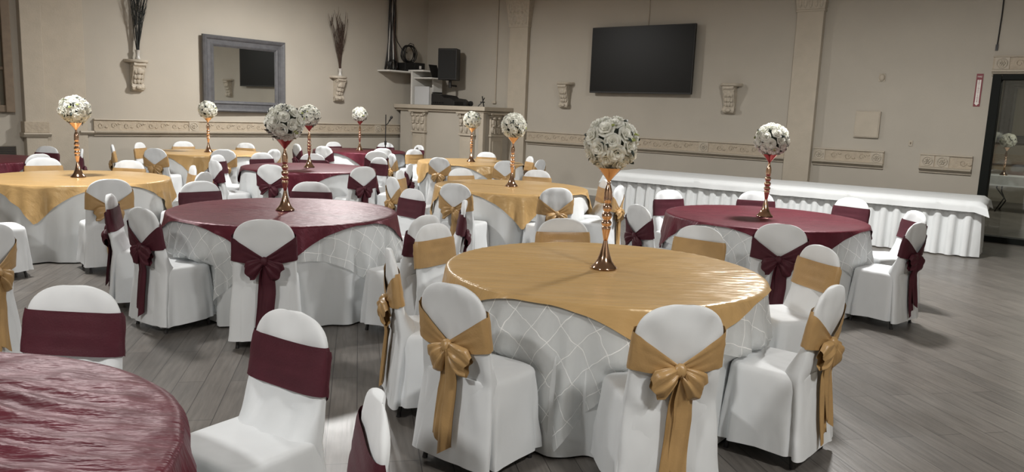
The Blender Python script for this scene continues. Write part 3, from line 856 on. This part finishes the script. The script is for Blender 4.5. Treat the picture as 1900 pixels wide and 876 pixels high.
CHAIRS = {
 'A': [(0.73, 3.18, None, 'nearest seat'), (-0.26, 3.40, None, 'front left seat'), (1.57, 3.69, None, 'front right seat'), (0.38, 5.78, None, 'far seat'), (1.39, 5.66, None, 'far right seat'), (2.00, 4.94, None, 'right seat'), (-0.54, 5.23, None, 'far left seat'), (-0.67, 4.20, None, 'left seat')],
 'B': [(1.70, 8.51, None, 'far left seat'), (2.74, 8.74, None, 'far seat'), (3.69, 8.42, None, 'far right seat'), (1.12, 6.90, None, 'left seat'), (2.09, 5.97, None, 'nearest seat'), (3.83, 7.33, None, 'right seat'), (3.37, 6.40, None, 'front right seat')],
 'C': [(-1.66, 5.12, None, 'nearest seat'), (-2.64, 5.46, None, 'front left seat'), (-3.23, 6.16, None, 'left seat'), (-3.03, 7.44, None, 'far left seat'), (-2.05, 7.82, None, 'far seat'), (-0.98, 7.53, None, 'far right seat'), (-0.42, 6.69, 184, 'right seat'), (-0.64, 5.65, None, 'front right seat')],
 'D': [(-3.83, 7.31, None, 'front right seat'), (-4.79, 9.64, None, 'far seat'), (-5.80, 9.53, None, 'far left seat'), (-3.82, 9.22, None, 'far right seat'), (-3.38, 8.43, None, 'right seat'), (-4.85, 6.80, 45, 'nearest seat')],
 'E': [(-0.63, 8.27, None, 'front left seat'), (0.46, 8.24, None, 'front right seat'), (-0.73, 10.51, None, 'far left seat'), (0.32, 10.78, None, 'far right seat'), (-1.38, 8.76, None, 'left front seat'), (-1.44, 9.72, None, 'left rear seat'), (1.12, 9.57, None, 'right rear seat'), (1.20, 8.81, None, 'right front seat')],
 'F': [(-5.65, 12.18, None, 'front seat'), (-4.73, 12.60, None, 'front right seat'), (-6.23, 14.59, None, 'far left seat'), (-5.16, 14.90, None, 'far seat'), (-6.60, 13.65, None, 'left seat'), (-6.59, 12.71, 27, 'front left seat'), (-4.08, 13.16, None, 'right seat')],
 'G': [(-3.10, 9.86, None, 'nearest seat'), (-1.97, 10.11, None, 'front right seat'), (-1.48, 10.95, None, 'right seat'), (-2.11, 12.12, None, 'far right seat'), (-3.23, 12.40, None, 'far seat'), (-3.97, 12.16, None, 'far left seat'), (-4.32, 11.26, None, 'left seat'), (-3.95, 10.20, None, 'front left seat')],
 'H': [(-3.93, 16.80, None, 'far left seat'), (-2.90, 17.40, None, 'far seat'), (-4.29, 15.26, None, 'left seat'), (-3.66, 14.85, None, 'front left seat'), (-2.55, 14.95, None, 'front right seat'), (-2.48, 13.91, None, 'nearest pulled-out seat'), (-2.02, 15.87, None, 'right seat'), (-2.08, 16.85, None, 'far right seat')],
 'I': [(-1.24, 12.73, None, 'front left seat'), (-0.16, 12.57, None, 'front right seat'), (-0.55, 15.06, None, 'far seat'), (0.28, 14.15, None, 'right rear seat'), (0.44, 13.26, None, 'right front seat'), (-1.95, 14.98, None, 'left rear seat'), (-2.10, 13.27, None, 'left front seat')],
 'J': [(-1.78, 3.09, None, 'far seat'), (-0.81, 2.83, None, 'far right seat'), (-0.34, 1.99, None, 'right seat')],
 'K': [(-7.03, 11.67, None, 'far seat'), (-6.35, 11.38, 209, 'far right seat'), (-6.20, 10.10, None, 'right seat')],
}
tabroot = None
for i, (key, (tx, ty, colr, phi, near, desc)) in enumerate(TABLES.items()):
    short = desc.replace('the ', '', 1)
    # the folding table under the linen
    if tabroot is None:
        t = thing('round_table', '', 'table', group='round tables under the cloths')
        MB().lathe([(TRAD - 0.01, 0.722), (TRAD, 0.73), (TRAD, 0.757), (TRAD - 0.006, 0.761)], 48).build('table_top', FLY, t, smooth=True)
        for sx in (-1, 1):
            MB().tube([(sx * 0.5, -0.35, 0.0), (sx * 0.5, -0.35, 0.722)], 0.015, 8).build('leg', DARKMETAL, t)
            MB().tube([(sx * 0.5, 0.35, 0.0), (sx * 0.5, 0.35, 0.722)], 0.015, 8).build('leg', DARKMETAL, t)
        tabroot = t
    else:
        t = copy_tree(tabroot)
    t['label'] = 'round folding table hidden under linen of ' + desc
    t.location = (tx, ty, 0)
    cinfo = []
    for (x, y, az, pos) in CHAIRS[key]:
        aa = math.radians(az) if az is not None else math.atan2(ty - y, tx - x)
        fx, fy = x + math.cos(aa) * 0.425 - tx, y + math.sin(aa) * 0.425 - ty
        cinfo.append((math.atan2(fy, fx), math.hypot(fx, fy), 0.23))
    o = link('tablecloth', cloth_mesh('white_tablecloth', CLOTH, (1.3, 4.1)[i % 2], 0.0, rings=3, seg=(144, 180, 216)[near], levels=14, chairs=cinfo)); o.location = (tx, ty, 0)
    tag(o, 'white floor-length cloth on ' + desc, 'tablecloth', 'white floor-length tablecloths')
    if key in ('A', 'B', 'C', 'J'):
        sphi = {'A': -108, 'B': -128, 'C': -112, 'J': -50}[key]
        me = cloth_mesh('pintuck_overlay', SHEER, (1.3, 4.1)[i % 2], 0.008, half=1.16, phi=math.radians(sphi), rings=3, seg=240, levels=14, uv=True, hemz=0.03, chairs=cinfo)
        o = link('pintuck_overlay', me); o.location = (tx, ty, 0)
        tag(o, 'sheer white pintucked overlay on ' + desc, 'overlay', 'sheer pintucked overlays')
    rings = (6, 26, 60)[near]; seg = (160, 200, 260)[near]
    cre = {'J': 0.019, 'A': 0.006}.get(key, (0.0, 0.0035, 0)[near])
    me = cloth_mesh('satin_topper', GOLD_T if colr == 'gold' else BURG_T, (1.3, 4.1)[i % 2], 0.015, half=0.925, phi=math.radians(phi), rings=rings, seg=seg, levels=10, crease=cre, cdir=math.radians(-12 if key == 'J' else -6), cfreq=10.5 if key == 'J' else 14.0)
    o = link('satin_topper', me); o.location = (tx, ty, 0)
    tag(o, 'square %s satin topper spread over %s' % (colr, desc), 'topper', 'satin table toppers')

# ------------------------------------------------------------------ candlesticks and rose balls
STAND = [(0.074, 0.0), (0.078, 0.004), (0.076, 0.010), (0.062, 0.022), (0.046, 0.045), (0.033, 0.08), (0.022, 0.12), (0.014, 0.155), (0.012, 0.165), (0.017, 0.19), (0.024, 0.225), (0.028, 0.242), (0.026, 0.248), (0.017, 0.250),
         (0.026, 0.256), (0.031, 0.267), (0.030, 0.277), (0.022, 0.285), (0.017, 0.288), (0.026, 0.296), (0.031, 0.309), (0.030, 0.322), (0.020, 0.333), (0.016, 0.337), (0.024, 0.345), (0.028, 0.356), (0.027, 0.370), (0.019, 0.381), (0.015, 0.385),
         (0.022, 0.392), (0.0245, 0.41), (0.024, 0.45), (0.020, 0.47), (0.013, 0.49), (0.010, 0.50), (0.013, 0.505), (0.012, 0.510), (0.010, 0.514), (0.012, 0.520), (0.027, 0.540), (0.050, 0.566), (0.069, 0.588), (0.072, 0.592), (0.067, 0.592), (0.030, 0.565), (0.0, 0.555)]
i0 = 7; i1 = 29; i2 = 37
st_base = MB().lathe(STAND[:i0 + 2], 24).mesh('flared_base', ROSEGOLD, 60)
st_stem = MB().lathe(STAND[i0 + 1:i2 + 1], 20).mesh('beaded_stem', ROSEGOLD, 'all')
st_cup = MB().lathe(STAND[i2:], 24).mesh('trumpet_cup', ROSEGOLD, 60)
# rose mesh: concentric curled petals, opening along +z, radius about 1
def rose_mesh():
    m = MB()
    def petal(a0, wid, r0, r1, h0, h1, curl):
        nu, nv = 5, 4
        vs = []
        for j in range(nv):
            v = j / (nv - 1)
            for i in range(nu):
                u = i / (nu - 1) * 2 - 1
                a = a0 + u * wid * (0.55 + 0.45 * math.sin(PI * (0.15 + 0.75 * v)))
                r = r0 + (r1 - r0) * v ** 1.3 + curl * max(0, v - 0.7)
                h = h0 + (h1 - h0) * math.sin(v * PI * 0.5) - 0.18 * u * u * v - curl * 0.7 * max(0, v - 0.75)
                vs.append((r * math.cos(a), r * math.sin(a), h))
        fs = [(j * nu + i, j * nu + i + 1, (j + 1) * nu + i + 1, (j + 1) * nu + i) for j in range(nv - 1) for i in range(nu - 1)]
        m.add(vs, fs)
    for k in range(3): petal(k * 2.1, 1.2, 0.05, 0.16, 0.1, 0.92, 0.02)
    for k in range(4): petal(k * PI / 2 + 0.4, 1.0, 0.14, 0.36, 0.0, 0.95, 0.12)
    for k in range(5): petal(k * 2 * PI / 5 + 0.2, 0.85, 0.2, 0.62, -0.1, 0.86, 0.28)
    for k in range(6): petal(k * PI / 3 + 0.6, 0.74, 0.25, 0.90, -0.3, 0.62, 0.36)
    return m.mesh('rose', ROSE, 'all')
ROSE_ME = rose_mesh()
def leaf_mesh(mm):
    m = MB()
    n = 5
    for j in range(n + 1):
        t = j / n
        wd = 0.42 * math.sin(PI * (0.08 + 0.9 * t)) 
        z = 0.25 * math.sin(t * 2.2)
        m.v += [(t * 1.5, -wd, z - 0.05), (t * 1.5, 0, z + 0.06), (t * 1.5, wd, z - 0.05)]
    for j in range(n):
        a = j * 3
        m.f += [(a, a + 3, a + 4, a + 1), (a + 1, a + 4, a + 5, a + 2)]
    return m.mesh('leaf', mm, 'all')
LEAF_ME = leaf_mesh(LEAF); SPRIG_ME = leaf_mesh(LEAFY)
CORE_ME = MB().ball((0, 0, 0), 0.108, 16, 10).mesh('foam_core', LEAF, 'all')
def orient(n, spin):
    q = Vector((0, 0, 1)).rotation_difference(n)
    return (q.to_matrix() @ Matrix.Rotation(spin, 3, 'Z'))
def rose_ball_root(seed):
    rnd = random.Random(seed)
    t = thing('rose_ball', '', 'flower ball', group='white rose balls on candlesticks')
    link('foam_core', CORE_ME, t)
    N = 36
    for k in range(N):
        z = 1 - 2 * (k + 0.5) / N
        a = k * 2.39996 + rnd.uniform(-0.12, 0.12)
        n = Vector((math.sqrt(1 - z * z) * math.cos(a), math.sqrt(1 - z * z) * math.sin(a), z))
        o = link('rose', ROSE_ME, t)
        s = rnd.uniform(0.047, 0.055)
        R3 = orient(n, rnd.uniform(0, 6)).to_4x4()
        o.matrix_basis = Matrix.Translation(n * rnd.uniform(0.108, 0.121)) @ R3 @ Matrix.Scale(s, 4)
    for k in range(38):
        z = rnd.uniform(-0.95, 0.95); a = rnd.uniform(0, 6.28)
        n = Vector((math.sqrt(1 - z * z) * math.cos(a), math.sqrt(1 - z * z) * math.sin(a), z))
        o = link('leaf', SPRIG_ME if k % 6 == 0 else LEAF_ME, t)
        R3 = orient(n, rnd.uniform(0, 6)).to_4x4()
        o.matrix_basis = Matrix.Translation(n * 0.138) @ R3 @ Matrix.Rotation(rnd.uniform(-0.7, -0.2), 4, 'Y') @ Matrix.Scale(rnd.uniform(0.024, 0.034), 4)
    return t
balls = [rose_ball_root(s) for s in (3, 11, 23)]
used = [False] * 3
strt = None
for i, key in enumerate('ABCDEFGHI'):
    tx, ty, colr, phi, near, desc = TABLES[key]
    if strt is None:
        s = thing('candlestick', '', 'candlestick', group='rose gold candlesticks')
        link('flared_base', st_base, s); link('beaded_stem', st_stem, s); link('trumpet_cup', st_cup, s)
        strt = s
    else:
        s = copy_tree(strt)
    zt = TH + 0.004 + 0.015
    s.location = (tx, ty, zt + 0.003); s.rotation_euler = (0, 0, i * 0.7)
    s['label'] = 'tall rose gold beaded candlestick standing on ' + desc
    j = i % 3
    if not used[j]:
        bl = balls[j]; used[j] = True
    else:
        bl = copy_tree(balls[j])
    bl.location = (tx, ty, zt + 0.733); bl.rotation_euler = (0, 0, i * 1.9)
    bl['label'] = 'white rose ball above ' + desc

# ------------------------------------------------------------------ covered chairs
CH_H = 0.90
def back_w(z):
    base = 0.212 - 0.012 * min(1, max(0, (z - 0.45) / 0.35)) + 0.030 * max(0, (0.45 - z) / 0.385)
    if z > 0.74:
        u = min(1.0, (z - 0.74) / (CH_H - 0.74))
        base *= max(0.02, (1 - u ** 2.5)) ** (1 / 2.5)
    return base
def back_yc(z): return -0.205 - 0.06 * (z - 0.45) / 0.45 if z > 0.45 else -0.205 - 0.042 * (0.45 - z) / 0.385
def back_t(z):
    th = 0.030 - 0.010 * max(0, (z - 0.6) / 0.3)
    if z > 0.84:
        u = (z - 0.84) / (CH_H - 0.84)
        th *= math.sqrt(max(0.0, 1 - u * u * 0.96))
    return th
def gus(z): return 0.0 if z < 0.40 else 0.075 * min(1, (z - 0.40) / 0.05) * max(0, min(1, 1 - (z - 0.44) / 0.22)) ** 2
def back_pt(z, a, off=0.0):
    """a: angle, 0 = +x side, pi/2 = front, -pi/2 = rear"""
    w_, t_ = back_w(z) + off, back_t(z) + off
    c_, s_ = math.cos(a), math.sin(a)
    e = 0.5
    x = w_ * (abs(c_) ** e) * (1 if c_ >= 0 else -1)
    y = t_ * (abs(s_) ** 0.8) * (1 if s_ >= 0 else -1)
    if s_ > 0: y += gus(z) * s_
    return x, back_yc(z) + y, z
def cover_mesh(seed):
    m = MB()
    n = 72
    # skirt
    zs = [0.065, 0.075, 0.11, 0.16, 0.21, 0.26, 0.31, 0.35, 0.39, 0.42, 0.44, 0.455, 0.464, 0.468]
    for z in zs:
        u = (0.468 - z) / 0.40
        hx = 0.212 + 0.03 * u; yf = 0.155 + 0.03 * u; yb = -0.236 - 0.035 * u
        if z > 0.44:
            q = (z - 0.44) / 0.028
            d = 0.022 * (1 - math.sqrt(max(0, 1 - q * q)))
            hx -= d; yf -= d
        cy_ = (yf + yb) / 2; hy = (yf - yb) / 2
        for k in range(n):
            a = 2 * PI * k / n
            c_, s_ = math.cos(a), math.sin(a)
            e = 0.33
            x = hx * abs(c_) ** e * (1 if c_ >= 0 else -1)
            y = hy * abs(s_) ** e * (1 if s_ >= 0 else -1)
            f = 1 + u * (0.035 * math.sin(7 * a + seed) + 0.03 * math.sin(12 * a + 2 * seed) + 0.06 * nz(2.2 * math.cos(a) + seed, 2.2 * math.sin(a), z * 2))
            f += 0.030 * nz(x * 11 + seed, y * 11, z * 7) + 0.012 * nz(x * 22 + seed, y * 22, z * 16)
            zz = z + (0.022 * nz(x * 4 + seed, y * 4, seed) if z < 0.1 else 0)
            m.v.append((x * f, cy_ + y * f, zz))
    nr = len(zs)
    # seat top: shrink rings to the centre
    last = m.v[(nr - 1) * n: nr * n]
    for j, sca in enumerate((0.8, 0.5, 0.2)):
        for (x, y, z) in last:
            X, Y = x * sca, -0.03 + (y + 0.03) * sca
            m.v.append((X, Y, 0.470 + 0.004 * nz(X * 9 + seed, Y * 9, 3) - 0.004 * (1 - sca)))
    for i in range(nr + 2):
        for k in range(n):
            k2 = (k + 1) % n
            m.f.append((i * n + k, i * n + k2, (i + 1) * n + k2, (i + 1) * n + k))
    m.f.append(tuple((nr + 2) * n + k for k in range(n)))
    # backrest sleeve
    o = len(m.v)
    zb = [0.062, 0.10, 0.15, 0.20, 0.25, 0.30, 0.35, 0.40, 0.43, 0.45, 0.475, 0.50, 0.53, 0.56, 0.60, 0.64, 0.68, 0.72, 0.755, 0.785, 0.81, 0.83, 0.847, 0.861, 0.873, 0.882, 0.889, 0.894, 0.898]
    n2 = 56
    for z in zb:
        for k in range(n2):
            a = 2 * PI * k / n2
            x, y, _ = back_pt(z, a)
            d = 0.013 * nz(x * 7 + seed * 3, z * 6, y * 5) + 0.008 * nz(x * 16, z * 9 + seed, 2)
            if z < 0.62: d += (0.022 if z > 0.44 or math.sin(a) > 0 else 0.010) * nz(x * 11 + seed, z * 8, 5)
            if z < 0.44: d *= 0.5; x *= 1 + 0.05 * (0.44 - z) * math.sin(z * 20 + seed)
            y += d * (1 if math.sin(a) >= 0 else -1) * (abs(math.sin(a)) ** 0.5)
            m.v.append((x, y, z))
    for i in range(len(zb) - 1):
        for k in range(n2):
            k2 = (k + 1) % n2
            m.f.append((o + i * n2 + k, o + i * n2 + k2, o + (i + 1) * n2 + k2, o + (i + 1) * n2 + k))
    m.f.append(tuple(o + (len(zb) - 1) * n2 + k for k in range(n2)))
    return m.mesh('chair_cover', WHITE, 55)
KZ = 0.615
def sash_mesh(mm, seed):
    m = MB(); n = 96; nv = 9
    for k in range(n):
        a = 2 * PI * k / n
        s_ = math.sin(a); c_ = abs(math.cos(a)) ** 0.5
        if s_ >= 0:
            zc, hh = 0.712, 0.088
            zc += 0.0; 
        else:
            q = min(1, abs(s_) ** 0.4)
            xx = c_     # 1 at the sides, 0 in the middle
            zc = KZ + (0.70 - KZ) * xx ** 1.1
            hh = 0.022 + 0.062 * xx ** 0.9
        for j in range(nv):
            v = j / (nv - 1) * 2 - 1
            z = zc + hh * v
            pl = (1 - c_) * 0.006 * math.sin(v * 9 + seed) + 0.004 * nz(a * 3 + seed, v * 2.5, seed)
            x, y, z = back_pt(z, a, 0.011 + (pl if s_ < 0 else pl * 0.7))
            if s_ < 0: y -= 0.010 * (1 - c_)
            m.v.append((x, y, z))
    for k in range(n):
        k2 = (k + 1) % n
        for j in range(nv - 1):
            m.f.append((k * nv + j, k2 * nv + j, k2 * nv + j + 1, k * nv + j + 1))
    return m.mesh('sash', mm, 'all')
def yrear(z):
    return back_yc(z) - back_t(z)
def knot_mesh(mm):
    m = MB()
    m.ball((0, yrear(KZ) - 0.030, KZ), (0.030, 0.024, 0.034), 14, 10)
    for i, (x, y, z) in enumerate(m.v):
        m.v[i] = (x, y - 0.004 * math.sin(x * 400), z)
    return m.mesh('knot', mm, 'all')
def loop_mesh(mm, sg, ang, ln, seed):
    """A flattened, gathered ribbon loop, open at its outer end."""
    m = MB(); nu, nv = 15, 40
    dx, dz = sg * math.cos(ang), -math.sin(ang)
    px, pz = -dz * sg, dx * sg
    for i in range(nu):
        u = i / (nu - 1)
        hh = 0.014 + 0.056 * min(1, u * 1.25) ** 0.8 * (1 - 0.35 * max(0, u - 0.8) / 0.2)
        dd = 0.006 + 0.018 * math.sin(PI * min(1, u * 0.8))
        for k in range(nv):
            a = 2 * PI * k / nv
            v = math.cos(a)
            h = hh * v
            d = dd * math.sin(a)
            ple = 0.0065 * math.sin(v * 7.5 + seed) + 0.0035 * math.sin(v * 15 + seed * 2)
            d += ple * (0.35 + 0.65 * math.sin(PI * min(1, u * 0.95)))
            lu = u * (1 + 0.06 * math.sin(v * 4 + seed) * u)
            x = dx * ln * lu + px * h; z = KZ + dz * ln * lu + pz * h - 0.03 * u * u
            y = yrear(KZ) - 0.026 - 0.014 * math.sin(PI * u) + d + 0.003 * nz(x * 20 + seed, z * 20, seed)
            m.v.append((x, min(y, yrear(max(0.46, z)) - 0.013 - 0.004 * (1 - math.sin(a))), z))
    for i in range(nu - 1):
        for k in range(nv):
            k2 = (k + 1) % nv
            m.f.append((i * nv + k, i * nv + k2, (i + 1) * nv + k2, (i + 1) * nv + k))
    return m.mesh('bow_loop', mm, 'all')
def tail_mesh(mm, xo, ln, wd, seed, lay):
    m = MB(); nu, nv = 20, 9
    for side in (0, 1):
        for i in range(nu):
            u = i / (nu - 1)
            hw = 0.012 + (wd / 2 - 0.012) * min(1, u * 4) ** 0.7
            for k in range(nv):
                v = k / (nv - 1) * 2 - 1
                z = KZ - 0.01 - ln * u - (0.03 * v * (1 if seed % 2 else -1) if i == nu - 1 else 0)
                x = xo * min(1, u * 2.2) + hw * v + 0.012 * math.sin(u * 4 + seed)
                y = yrear(z) - 0.020 - lay * 0.010 - 0.016 * (1 - u) + 0.007 * math.cos(v * 3.3 + u * 3 + seed) + 0.004 * math.sin(v * 8 + seed) * (1.2 - u)
                m.v.append((x, y - (0.0025 if side else 0), z))
    N = nu * nv
    for side in (0, 1):
        for i in range(nu - 1):
            for k in range(nv - 1):
                a = side * N + i * nv + k
                f = (a, a + 1, a + nv + 1, a + nv)
                m.f.append(f if side else f[::-1])
    return m.mesh('sash_tail', mm, 'all')
covers = [cover_mesh(s) for s in (0.7, 2.9, 5.3, 8.1)]
SASH = {}
for cn, mm in (('gold', GOLD_S), ('burgundy', BURG_S)):
    V = []
    for vi in range(3):
        sd = vi * 2.3 + 1
        V.append((sash_mesh(mm, sd), knot_mesh(mm),
                  loop_mesh(mm, -1, math.radians((24, 38, 12)[vi]), (0.125, 0.105, 0.14)[vi], sd), loop_mesh(mm, 1, math.radians((32, 18, 40)[vi]), (0.12, 0.135, 0.115)[vi], sd + 2),
                  tail_mesh(mm, (-0.018, -0.03, 0.0)[vi], (0.47, 0.45, 0.48)[vi], 0.075, vi, 0), tail_mesh(mm, (0.028, 0.02, 0.035)[vi], (0.46, 0.48, 0.41)[vi], 0.085, vi + 1, 1)))
    SASH[cn] = V
def leg_mesh(sx, sy):
    return MB().tube([(sx * 0.17, sy * 0.13 - 0.04, 0.25), (sx * 0.185, sy * 0.17 - 0.045, 0.03), (sx * 0.186, sy * 0.175 - 0.045, 0.0)], [0.011, 0.011, 0.014], 8).mesh('leg', DARKMETAL)
LEGS = [leg_mesh(a, b2) for a in (-1, 1) for b2 in (-1, 1)]
protos = {}
def chair(x, y, az, colr, label, grp, vi):
    """x, y: position of the top of the backrest; az: direction the sitter faces (degrees)"""
    key = (colr, vi % 12)
    rz = math.radians(az) - PI / 2
    if key not in protos:
        t = thing('covered_chair', label, 'chair', group=grp)
        link('chair_cover', covers[vi % 4], t)
        S = SASH[colr][vi % 3]
        sa = link('sash', S[0], t)
        link('knot', S[1], sa)
        link('bow_loop', S[2], sa); link('bow_loop', S[3], sa)
        link('sash_tail', S[4], sa); link('sash_tail', S[5], sa)
        for l in LEGS: link('leg', l, t)
        protos[key] = t
    else:
        t = copy_tree(protos[key])
    t['label'] = label; t['group'] = grp
    a = math.radians(az)
    t.location = (x + math.cos(a) * 0.262, y + math.sin(a) * 0.262, 0)
    t.rotation_euler = (0, 0, rz)
    return t
rnd = random.Random(77)
vi = 0
for key, lst in CHAIRS.items():
    tx, ty, colr, phi, near, desc = TABLES[key]
    for (x, y, az, pos) in lst:
        a = az if az is not None else math.degrees(math.atan2(ty - y, tx - x)) + rnd.uniform(-5, 5)
        chair(x, y, a, colr, 'white chair, %s sash, %s at %s' % (colr, pos, desc.replace('the ', '', 1)), 'chairs around ' + desc, vi)
        vi += 1
chair(-3.05, 4.47, 176, 'gold', 'white covered chair with gold bow cut off by the left edge', 'chairs at the left edge', 3)

# ------------------------------------------------------------------ long skirted table along the right wall
HA = math.radians(-33)
HL, HD = 5.35, 1.15
t = thing('long_table', 'long folding table hidden under white cloth along the right wall', 'table', (6.12, 10.18, 0), HA)
# local frame: x along the table (0 at the right front corner, negative to the left), y towards the wall
MB().box(-HL + 0.02, -0.02, 0.02, HD - 0.02, 0.715, 0.752).build('table_top', FLY, t)
for x in (-HL + 0.2, -HL / 2, -0.2):
    for y in (0.2, HD - 0.2):
        MB().tube([(x, y, 0), (x, y, 0.715)], 0.016, 8).build('leg', DARKMETAL, t)
# pleated skirt
def skirt_path():
    P = []
    step = 0.018
    def seg(p0, p1, nrm):
        L = (Vector(p1) - Vector(p0)).length
        n = int(L / step)
        for i in range(n):
            u = i / n
            P.append((p0[0] + (p1[0] - p0[0]) * u, p0[1] + (p1[1] - p0[1]) * u, nrm, L * u))
    seg((0, HD), (0, 0), (1, 0)); seg((0, 0), (-HL, 0), (0, -1)); seg((-HL, 0), (-HL, HD), (-1, 0))
    return P
P = skirt_path()
sk = MB(); zl = [0.745, 0.70, 0.62, 0.5, 0.38, 0.26, 0.14, 0.05, 0.012]
for (x, y, nn, L) in P:
    for z in zl:
        d = (0.745 - z) / 0.733
        per = 0.175
        ph = (L / per + 0.35 * nz(L * 1.3, 2.0)) % 1.0
        pl = 0.055 * (1 / (1 + math.exp(-30 * (ph - 0.28))) - 1 / (1 + math.exp(-30 * (ph - 0.78))))
        o = -0.005 + pl * (0.8 + 0.35 * d) + 0.03 * d + 0.02 * d * nz(L * 2.3, z * 1.2, 4)
        sk.v.append((x + nn[0] * o, y + nn[1] * o, z + (0.006 * nz(L * 5, 1) + 0.006 if z < 0.03 else 0)))
nzl = len(zl)
for i in range(len(P) - 1):
    for j in range(nzl - 1):
        sk.f.append((i * nzl + j, i * nzl + j + 1, (i + 1) * nzl + j + 1, (i + 1) * nzl + j))
o = sk.build('table_skirt', CLOTH, None, smooth=50); o.location = (6.12, 10.18, 0); o.rotation_euler = (0, 0, HA)
tag(o, 'white pleated skirt around the long table by the right wall', 'table skirt')
# flat cloth on top with a short overhang
tp = MB()
nx, nyy = 110, 14
ov = 0.14
for j in range(nyy + 1):
    for i in range(nx + 1):
        x = -HL - 0.02 + (HL + 0.04) * i / nx; y = -0.02 + (HD + 0.04) * j / nyy
        tp.v.append((x, y, 0.756 + 0.003 * nz(x * 3, y * 5)))
for j in range(nyy):
    for i in range(nx):
        a = j * (nx + 1) + i
        tp.f.append((a, a + 1, a + nx + 2, a + nx + 1))
rim = [(i, 0) for i in range(nx + 1)] + [(nx, j) for j in range(1, nyy + 1)] + [(i, nyy) for i in range(nx - 1, -1, -1)] + [(0, j) for j in range(nyy - 1, 0, -1)]
base = len(tp.v); nr_ = len(rim); lv = 4
for l in range(1, lv + 1):
    for q, (i, j) in enumerate(rim):
        x, y, z = tp.v[j * (nx + 1) + i]
        ox = 1 if i == nx else (-1 if i == 0 else 0); oy = -1 if j == 0 else (1 if j == nyy else 0)
        k = l / lv
        f = 0.068 + 0.012 * k + 0.007 * math.sin(q * 0.55) * k
        cornerx = 0.05 * k if (ox and oy) else 0
        tp.v.append((x + ox * (f + cornerx), y + oy * (f + cornerx), z - 0.012 - (ov - 0.012) * k - (0.05 * k if (ox and oy) else 0) + 0.004 * nz(q * 0.3, 5)))
for l in range(lv):
    for q in range(nr_):
        q2 = (q + 1) % nr_
        def ix(l_, q_):
            if l_ == 0:
                i, j = rim[q_]; return j * (nx + 1) + i
            return base + (l_ - 1) * nr_ + q_
        tp.f.append((ix(l, q), ix(l + 1, q), ix(l + 1, q2), ix(l, q2)))
o = tp.build('table_runner_cloth', CLOTH, None, smooth=55); o.location = (6.12, 10.18, 0); o.rotation_euler = (0, 0, HA)
tag(o, 'white flat cloth lying over the top of the long skirted table', 'tablecloth')

# ------------------------------------------------------------------ next room: seen through the doorway
t = thing('banquet_side_table', 'folding table with white cloth and bent black legs beyond the doorway', 'table', (10.5, 16.6, 0), TR)
MB().box(-1.2, 1.2, -0.38, 0.38, 0.72, 0.75).build('table_top', FLY, t, bevel=0.004)
MB().box(-1.23, 1.23, -0.41, 0.41, 0.752, 0.762).build('cloth_top', CLOTH, t, bevel=0.004)
MB().box(-1.235, 1.235, -0.418, -0.41, 0.55, 0.762).build('cloth_drop', CLOTH, t)
for sx in (-0.9, -0.1, 0.9):
    MB().tube([(sx, -0.3, 0.72), (sx - 0.02, -0.3, 0.5), (sx + 0.14, -0.3, 0.3), (sx, -0.3, 0.0)], 0.014, 8).build('leg', BLACK, t, smooth='all')
    MB().tube([(sx, 0.3, 0.72), (sx, 0.3, 0.4), (sx + 0.1, 0.3, 0.2), (sx, 0.3, 0.0)], 0.014, 8).build('leg', BLACK, t, smooth='all')
s = copy_tree(strt); s.location = (10.42, 16.6, 0.763); s['label'] = 'rose gold candlestick beyond the glass doorway at the right'
bl = copy_tree(balls[1]); bl.location = (10.42, 16.6, 0.763 + 0.73); bl['label'] = 'white rose ball beyond the glass doorway at the right'
t = onwall(thing('dark_framed_mirror', 'dark grey framed mirror on the wall beyond the doorway', 'mirror'), 'R', 11.9, 1.4, -8.298)
gx, gzz0, gzz1 = 0.42, 0.2, 1.3
W3, H3 = 0.70, 1.5
O = [(-W3, 0), (W3, 0), (W3, H3), (-W3, H3)]; I = [(-gx, gzz0), (gx, gzz0), (gx, gzz1), (-gx, gzz1)]
for k in range(4):
    framebar(O[k], O[(k + 1) % 4], I[k], I[(k + 1) % 4]).build('frame_bar', FRAMEM, t)
MB().box(-gx, gx, -0.015, -0.004, gzz0, gzz1).build('mirror_pane', MIRROR, t)
